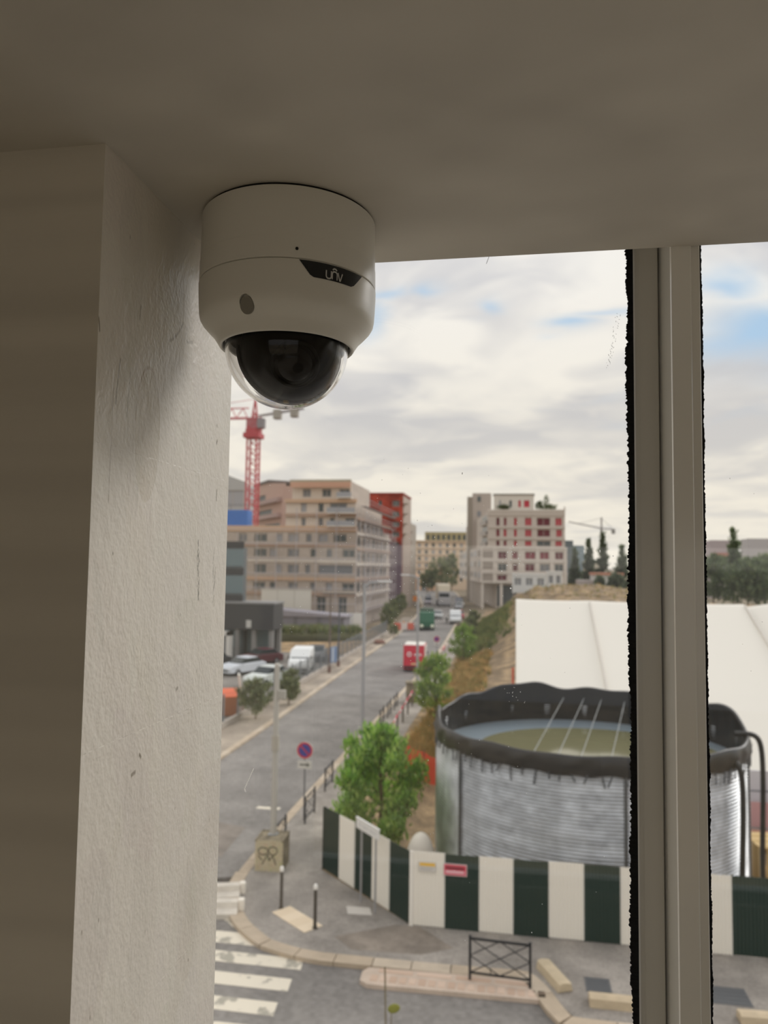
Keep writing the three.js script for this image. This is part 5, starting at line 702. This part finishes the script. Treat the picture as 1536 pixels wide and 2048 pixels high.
function car(label, x, y, z, turn, color, opt = {}) {
  const t = thing('car', label, 'car', [x, y, z], turn, opt.group), m = M(color, 0.3), w = 1.78, k = opt.h ?? 1;
  part('body', side([[-2.05, 0.32], [2.05, 0.32], [2.1, 0.62], [1.95, 0.82], [1.05, 0.95], [-1.75, 1.0], [-2.08, 0.85]], w, 0.07), m, t);
  part('greenhouse', side([[1.05, 0.93], [0.35, 1.42 * k], [-1.1, 1.45 * k], [-1.75, 0.97]], w - 0.22, 0.05), mCarGlass, t); part('roof', side([[0.3, 1.40 * k], [0.1, 1.47 * k], [-1.0, 1.49 * k], [-1.2, 1.42 * k]], w - 0.24, 0.04), m, t);
  for (const s of [-1, 1]) { part('headlight', rbox(0.34, 0.14, 0.08, 0.03), M(0xf2f2ee, 0.2), t, [s * 0.62, 0.7, 2.08]); part('mirror', rbox(0.14, 0.1, 0.1, 0.03), m, t, [s * 0.98, 0.98, 0.75]); part('tail_light', rbox(0.26, 0.2, 0.06, 0.03), M(0xa32a2e, 0.4), t, [s * 0.68, 0.82, -2.08]); }
  part('grille', box(-0.5, 0.5, 0.42, 0.6, 2.1, 2.16), mBlack, t); wheels(t, w, [-1.3, 1.3]); return t;
}
function van(label, x, y, z, turn, color, opt = {}) {
  const t = thing('van', label, 'van', [x, y, z], turn), m = M(color, 0.4), w = opt.w ?? 1.95, h = opt.h ?? 2.35;
  part('body', side([[-2.45, 0.35], [2.35, 0.35], [2.45, 0.8], [2.2, 1.15], [1.55, 1.3], [0.85, h - 0.08], [-2.35, h - 0.05], [-2.5, 1.2]], w, 0.08), m, t); part('roof', side([[0.75, h - 0.06], [0.7, h + 0.03], [-2.2, h + 0.05], [-2.36, h - 0.04]], w - 0.1, 0.05), M(opt.roof ?? color, 0.5), t);
  part('windscreen', side([[1.62, 1.33], [0.92, h - 0.16], [0.88, h - 0.16], [1.55, 1.28]], w - 0.25, 0.03), mCarGlass, t); for (const s of [-1, 1]) { part('headlight', rbox(0.34, 0.22, 0.1, 0.04), M(0xf2f2ee, 0.2), t, [s * (w / 2 - 0.3), 0.95, 2.38]); part('mirror', rbox(0.12, 0.28, 0.14, 0.03), mBlack, t, [s * (w / 2 + 0.1), 1.45, 1.35]); part('tail_light', rbox(0.12, 0.4, 0.06, 0.02), M(0xb02c30, 0.4), t, [s * (w / 2 - 0.12), 0.95, -2.52]); }
  part('bumper', rbox(w - 0.1, 0.22, 0.14, 0.04), mBlack, t, [0, 0.45, -2.5]); part('bumper', rbox(w - 0.1, 0.24, 0.14, 0.04), mBlack, t, [0, 0.45, 2.42]); wheels(t, w, [-1.5, 1.55], 1.08); return t;
}
{
  // red delivery van seen from behind: panelled rear doors with a pale emblem and lettering strokes
  const v = van('red delivery van with a white roof driving away, seen from behind', -9.75, -0.1, -76.2, Math.PI + 0.06, 0xc8243c, { w: 2.0, h: 2.5, roof: 0xe9e4da });
  for (const s of [-1, 1]) { const d = part('rear_door', rbox(0.86, 1.5, 0.05, 0.02), M(0xd32740, 0.4), v, [s * 0.45, 1.35, -2.55]); part('handle', rbox(0.1, 0.05, 0.04, 0.01), mBlack, d, [-s * 0.3, -0.15, -0.04]); }
  part('emblem', new THREE.TorusGeometry(0.17, 0.06, 10, 28), M(0xf2e2e2, 0.5), v, [0.42, 1.68, -2.6]); for (let i = 0; i < 5; i++) part('lettering', box(-0.055, 0.055, -0.11, 0.11, -0.01, 0.01), M(0xf0d5d8, 0.5), v, [-0.1 - i * 0.15, 1.66, -2.59]); part('pale_side', box(-1.06, -1.0, 0.9, 2.4, -2.3, 0.8), M(0xe6ded4, 0.5), v); part('number_plate', rbox(0.5, 0.12, 0.02, 0.005), M(0xe8d9a0, 0.5), v, [0, 0.78, -2.57]);
  // green lorry coming towards us
  const g = thing('green_lorry', 'dark green lorry with bright headlamps coming down the street', 'truck', [-13.9, -0.1, -122.5], 0.12), mg = M(0x2f6b4f, 0.4), mg2 = M(0x24523e, 0.5);
  part('cab', side([[-0.9, 0.5], [1.35, 0.5], [1.4, 1.4], [1.15, 2.75], [-0.9, 2.8]], 2.3, 0.09), mg, g); part('windscreen', box(-0.95, 0.95, 1.65, 2.5, 1.32, 1.4), M(0x4f7c68, 0.15), g).rotation.x = -0.12; part('load_body', rbox(2.4, 2.2, 4.8, 0.05), mg2, g, [0, 1.75, -3.5]); part('tarp_top', rbox(2.3, 0.5, 4.6, 0.15), M(0x3a4f3c, 0.8), g, [0, 2.95, -3.5]); part('bumper', rbox(2.3, 0.4, 0.2, 0.05), M(0x1d3a2e, 0.5), g, [0, 0.5, 1.42]);
  for (const s of [-1, 1]) { part('headlamp', new THREE.SphereGeometry(0.27, 18, 12).scale(1, 1, 0.5), M(0xf0f3dc, 0.2), g, [s * 0.82, 0.72, 1.5]); part('mirror', rbox(0.16, 0.45, 0.12, 0.03), mBlack, g, [s * 1.35, 2.1, 1.05]); } wheels(g, 2.2, [-4.6, -1.9, 0.7], 1.45);
  // white box lorry farther up the street
  const w = thing('box_lorry', 'tall white box lorry far up the street behind the green lorry', 'truck', [-18.0, -0.1, -196], 0.15); part('load_box', rbox(2.6, 3.0, 7.0, 0.06), M(0xeee6d2, 0.6), w, [0, 2.9, -4.6]); part('cab', side([[-0.9, 0.5], [1.35, 0.5], [1.4, 1.5], [1.15, 2.9], [-0.9, 2.95]], 2.4, 0.09), M(0xb4b3b4, 0.4), w); part('windscreen', box(-1.0, 1.0, 1.75, 2.65, 1.3, 1.42), mCarGlass, w); part('visor', rbox(2.4, 1.2, 0.8, 0.1), M(0xeae0c8, 0.6), w, [0, 3.6, -0.3]); part('bumper', rbox(2.4, 0.4, 0.2, 0.05), M(0x8d8d8f, 0.5), w, [0, 0.5, 1.42]); wheels(w, 2.3, [-6.6, -3.4, 0.7], 1.5); w.scale.setScalar(1.25);
  van('white van parked on the right before the red car', -10.6, -0.1, -138, 0.1, 0xe9ecec, { h: 2.2 }); car('dark red car parked behind the white van on the right', -10.9, -0.1, -151, 0.12, 0xb0263c, { h: 1.05 });
  car('silver car following the green lorry in the street', -14.9, -0.1, -150, 0.12, 0xc9cccb); car('pale lilac van-like car parked far left of the white lorry', -23.2, -0.1, -206, 0.16, 0xc9c4cf, { h: 1.35 }); car('blue car parked far right beside the corner block', -15.4, -0.1, -214, 0.15, 0x3e4f8c); car('light grey car parked right near the corner block pillars', -14.0, -0.1, -198, 0.14, 0xbdb9b3); car('dark grey car far away at the bend of the street', -26.5, -0.1, -236, 0.2, 0x6f6f74); car('small silver car parked just before the blue car on the right', -13.4, -0.1, -184, 0.13, 0xa5a6a8);
  // motor scooter in the lane beside the lorry
  const m = thing('motor_scooter', 'scooter with a bright headlamp in the lane beside the lorry', 'scooter', [-12.3, -0.1, -140], 0.1); for (const z of [-0.6, 0.65]) part('wheel', new THREE.TorusGeometry(0.26, 0.08, 10, 22).rotateY(Math.PI / 2).translate(0, 0.33, z), mTyre, m); part('body', side([[-0.8, 0.4], [-0.1, 0.35], [0.4, 0.5], [0.62, 1.05], [0.45, 1.05], [0.1, 0.6], [-0.2, 0.85], [-0.8, 0.85]], 0.36, 0.05), M(0x35373b, 0.5), m); part('headlamp', new THREE.SphereGeometry(0.16, 14, 10), M(0xf2f2ea, 0.2), m, [0, 0.98, 0.62]); part('handlebar', bar([-0.36, 1.12, 0.45], [0.36, 1.12, 0.45], 0.03, 6), mIron, m);
  // car park
  car('white car parked at the left edge of the car park', -24.6, -0.02, -68.0, -0.5, 0xdfe4ea); car('dark red car parked before the pavilion canopy', -25.3, -0.02, -75.2, -0.7, 0x5e3238); car('pale green-white car parked behind the tall shrub', -20.4, -0.02, -62.5, -0.35, 0xdfe5e0); van('white van parked against the car park fence', -19.9, -0.02, -71.0, 0.15, 0xeef0ee, { h: 2.05, w: 1.85 }); car('dark grey car in the car park beyond the white van', -20.6, -0.02, -79.5, 0.2, 0x55585c); car('black car parked behind the white car at the left', -29.0, -0.02, -70.8, -0.5, 0x2e3033);
  // orange and white plastic barriers
  const pb = thing('plastic_barrier', 'orange and white plastic road barrier on the left pavement by the lorry', 'barrier', [-17.4, 0, -121], 0.3); for (let i = 0; i < 3; i++) part('section', side([[-0.25, 0], [0.25, 0], [0.12, 0.95], [-0.12, 0.95]], 1.0, 0.04).rotateY(0), i % 2 ? M(0xeadbd2, 0.6) : M(0xe0705a, 0.6), pb, [i * 1.05 - 1, 0.04, 0]); part('lamp_box', rbox(0.2, 0.25, 0.15, 0.04), M(0xe58a35, 0.5), pb, [0, 1.15, 0]);
  const os = thing('roadworks_sign', 'orange roadworks sign far along the left of the street', 'sign', [-24.2, 0, -188]); part('post', cyl(0.08, 0.08, 1.6, 8), mSteel, os); part('board', rbox(1.3, 1.3, 0.06, 0.03), M(0xe08a36, 0.6), os, [0, 2.0, 0]); part('foot', rbox(0.8, 0.1, 0.6, 0.02), mIron, os, [0, 0.05, 0]);
  // orange skip with a pale panel leaning on it at the left edge
  const sk = thing('orange_skip', 'orange-brown skip with a white panel leaning on it behind the left shrub', 'skip', [-19.3, -0.02, -50.3], 0.4); part('tub', side([[-1.3, 0], [1.3, 0], [1.7, 1.2], [-1.7, 1.2]], 1.6, 0.06), M(0xc07f5c, 0.8), sk); part('rim', box(-0.85, 0.85, 1.2, 1.32, -1.75, 1.75), M(0xd8663f, 0.7), sk); part('leaning_panel', rbox(0.14, 2.6, 0.9, 0.03), M(0xe4ded2, 0.7), sk, [0.98, 1.25, 0.2]).rotation.z = 0.14;
}

// ---------------------------------------------------------------- trees beyond
const dk = [0x66765a, 0x728264, 0x5a6a50, 0x7d8a6c];
for (const [i, [x, z, h, rx, s, l]] of [[-29, -300, 13, 4.6, 'bush', 'broad dark tree left of the street before the cream block'], [-25.6, -311, 14.5, 3.2, 'bush', 'dark tree at the bend beside the corner block'], [-33.5, -296, 8, 3.0, 'bush', 'smaller tree at the far left end of the street'],
  [15.2, -208, 14.8, 2.4, 'cone', 'dark poplar just right of the corner block'], [19.3, -215, 17.6, 3.0, 'cone', 'tall dark poplar, left one of the pair by the low shed'], [23.2, -217, 19.4, 3.4, 'cone', 'tallest dark poplar by the low shed'], [27.4, -210, 15.6, 3.4, 'cone', 'olive poplar next to the mullion'], [20.3, -166, 8.4, 1.6, 'bush', 'round dark bush before the low shed'], [17.2, -167, 7.6, 1.0, 'bush', 'grey-green bush left of the round bush by the low shed'],
  [51.0, -215, 13.6, 5.4, 'bush', 'broad dark tree right next to the mullion in the right pane'], [58.6, -224, 21.2, 4.6, 'cone', 'tall cypress-like tree in the right pane'], [63.5, -214, 13.6, 6.0, 'bush', 'broad green tree at the right edge of the photo'], [69.5, -224, 18.5, 5.4, 'cone', 'tall conifer cut by the right edge of the photo'], [56.5, -204, 12.4, 5.2, 'bush', 'lower dark tree in front of the tall cypress']].entries())
  tree('far_tree', l, 'tree', x, 0, z, h, rx, { n: i < 3 ? 1100 : 2600, leaf: s === 'cone' ? 1.1 : 1.25, seed: 60 + i, shape: s, colors: i < 3 ? [0x8d9468, 0x7c8660, 0x9da078, 0x727c58] : i > 8 ? [0x6a7c54, 0x788a60, 0x5c6e4c, 0x879668] : dk, trunk: 0.2 });
for (let i = 0; i < 7; i++) tree('street_tree', ['young street tree nearest on the left pavement by the mauve netting', 'second young street tree on the far left pavement', 'third young street tree on the far left pavement', 'fourth young street tree on the far left pavement', 'first dark bush by the right kerb near the red car', 'second bush by the right kerb near the corner block', 'third bush by the right kerb under the corner block'][i], 'tree', ...(i < 4 ? [-19.6 - i * 1.3, 0, -118 - i * 14] : [-6.4 - (i - 4) * 0.5, 0, -106 - (i - 4) * 16]), i < 4 ? 4.0 : 2.0, i < 4 ? 1.1 : 1.0, { n: 700, leaf: 0.5, seed: 90 + i, colors: dull, trunk: 0.07 });

// ---------------------------------------------------------------- hand over
scene.traverse((o) => { if (o.isMesh) { o.castShadow = true; o.receiveShadow = true; } });
renderer.render(scene, camera);
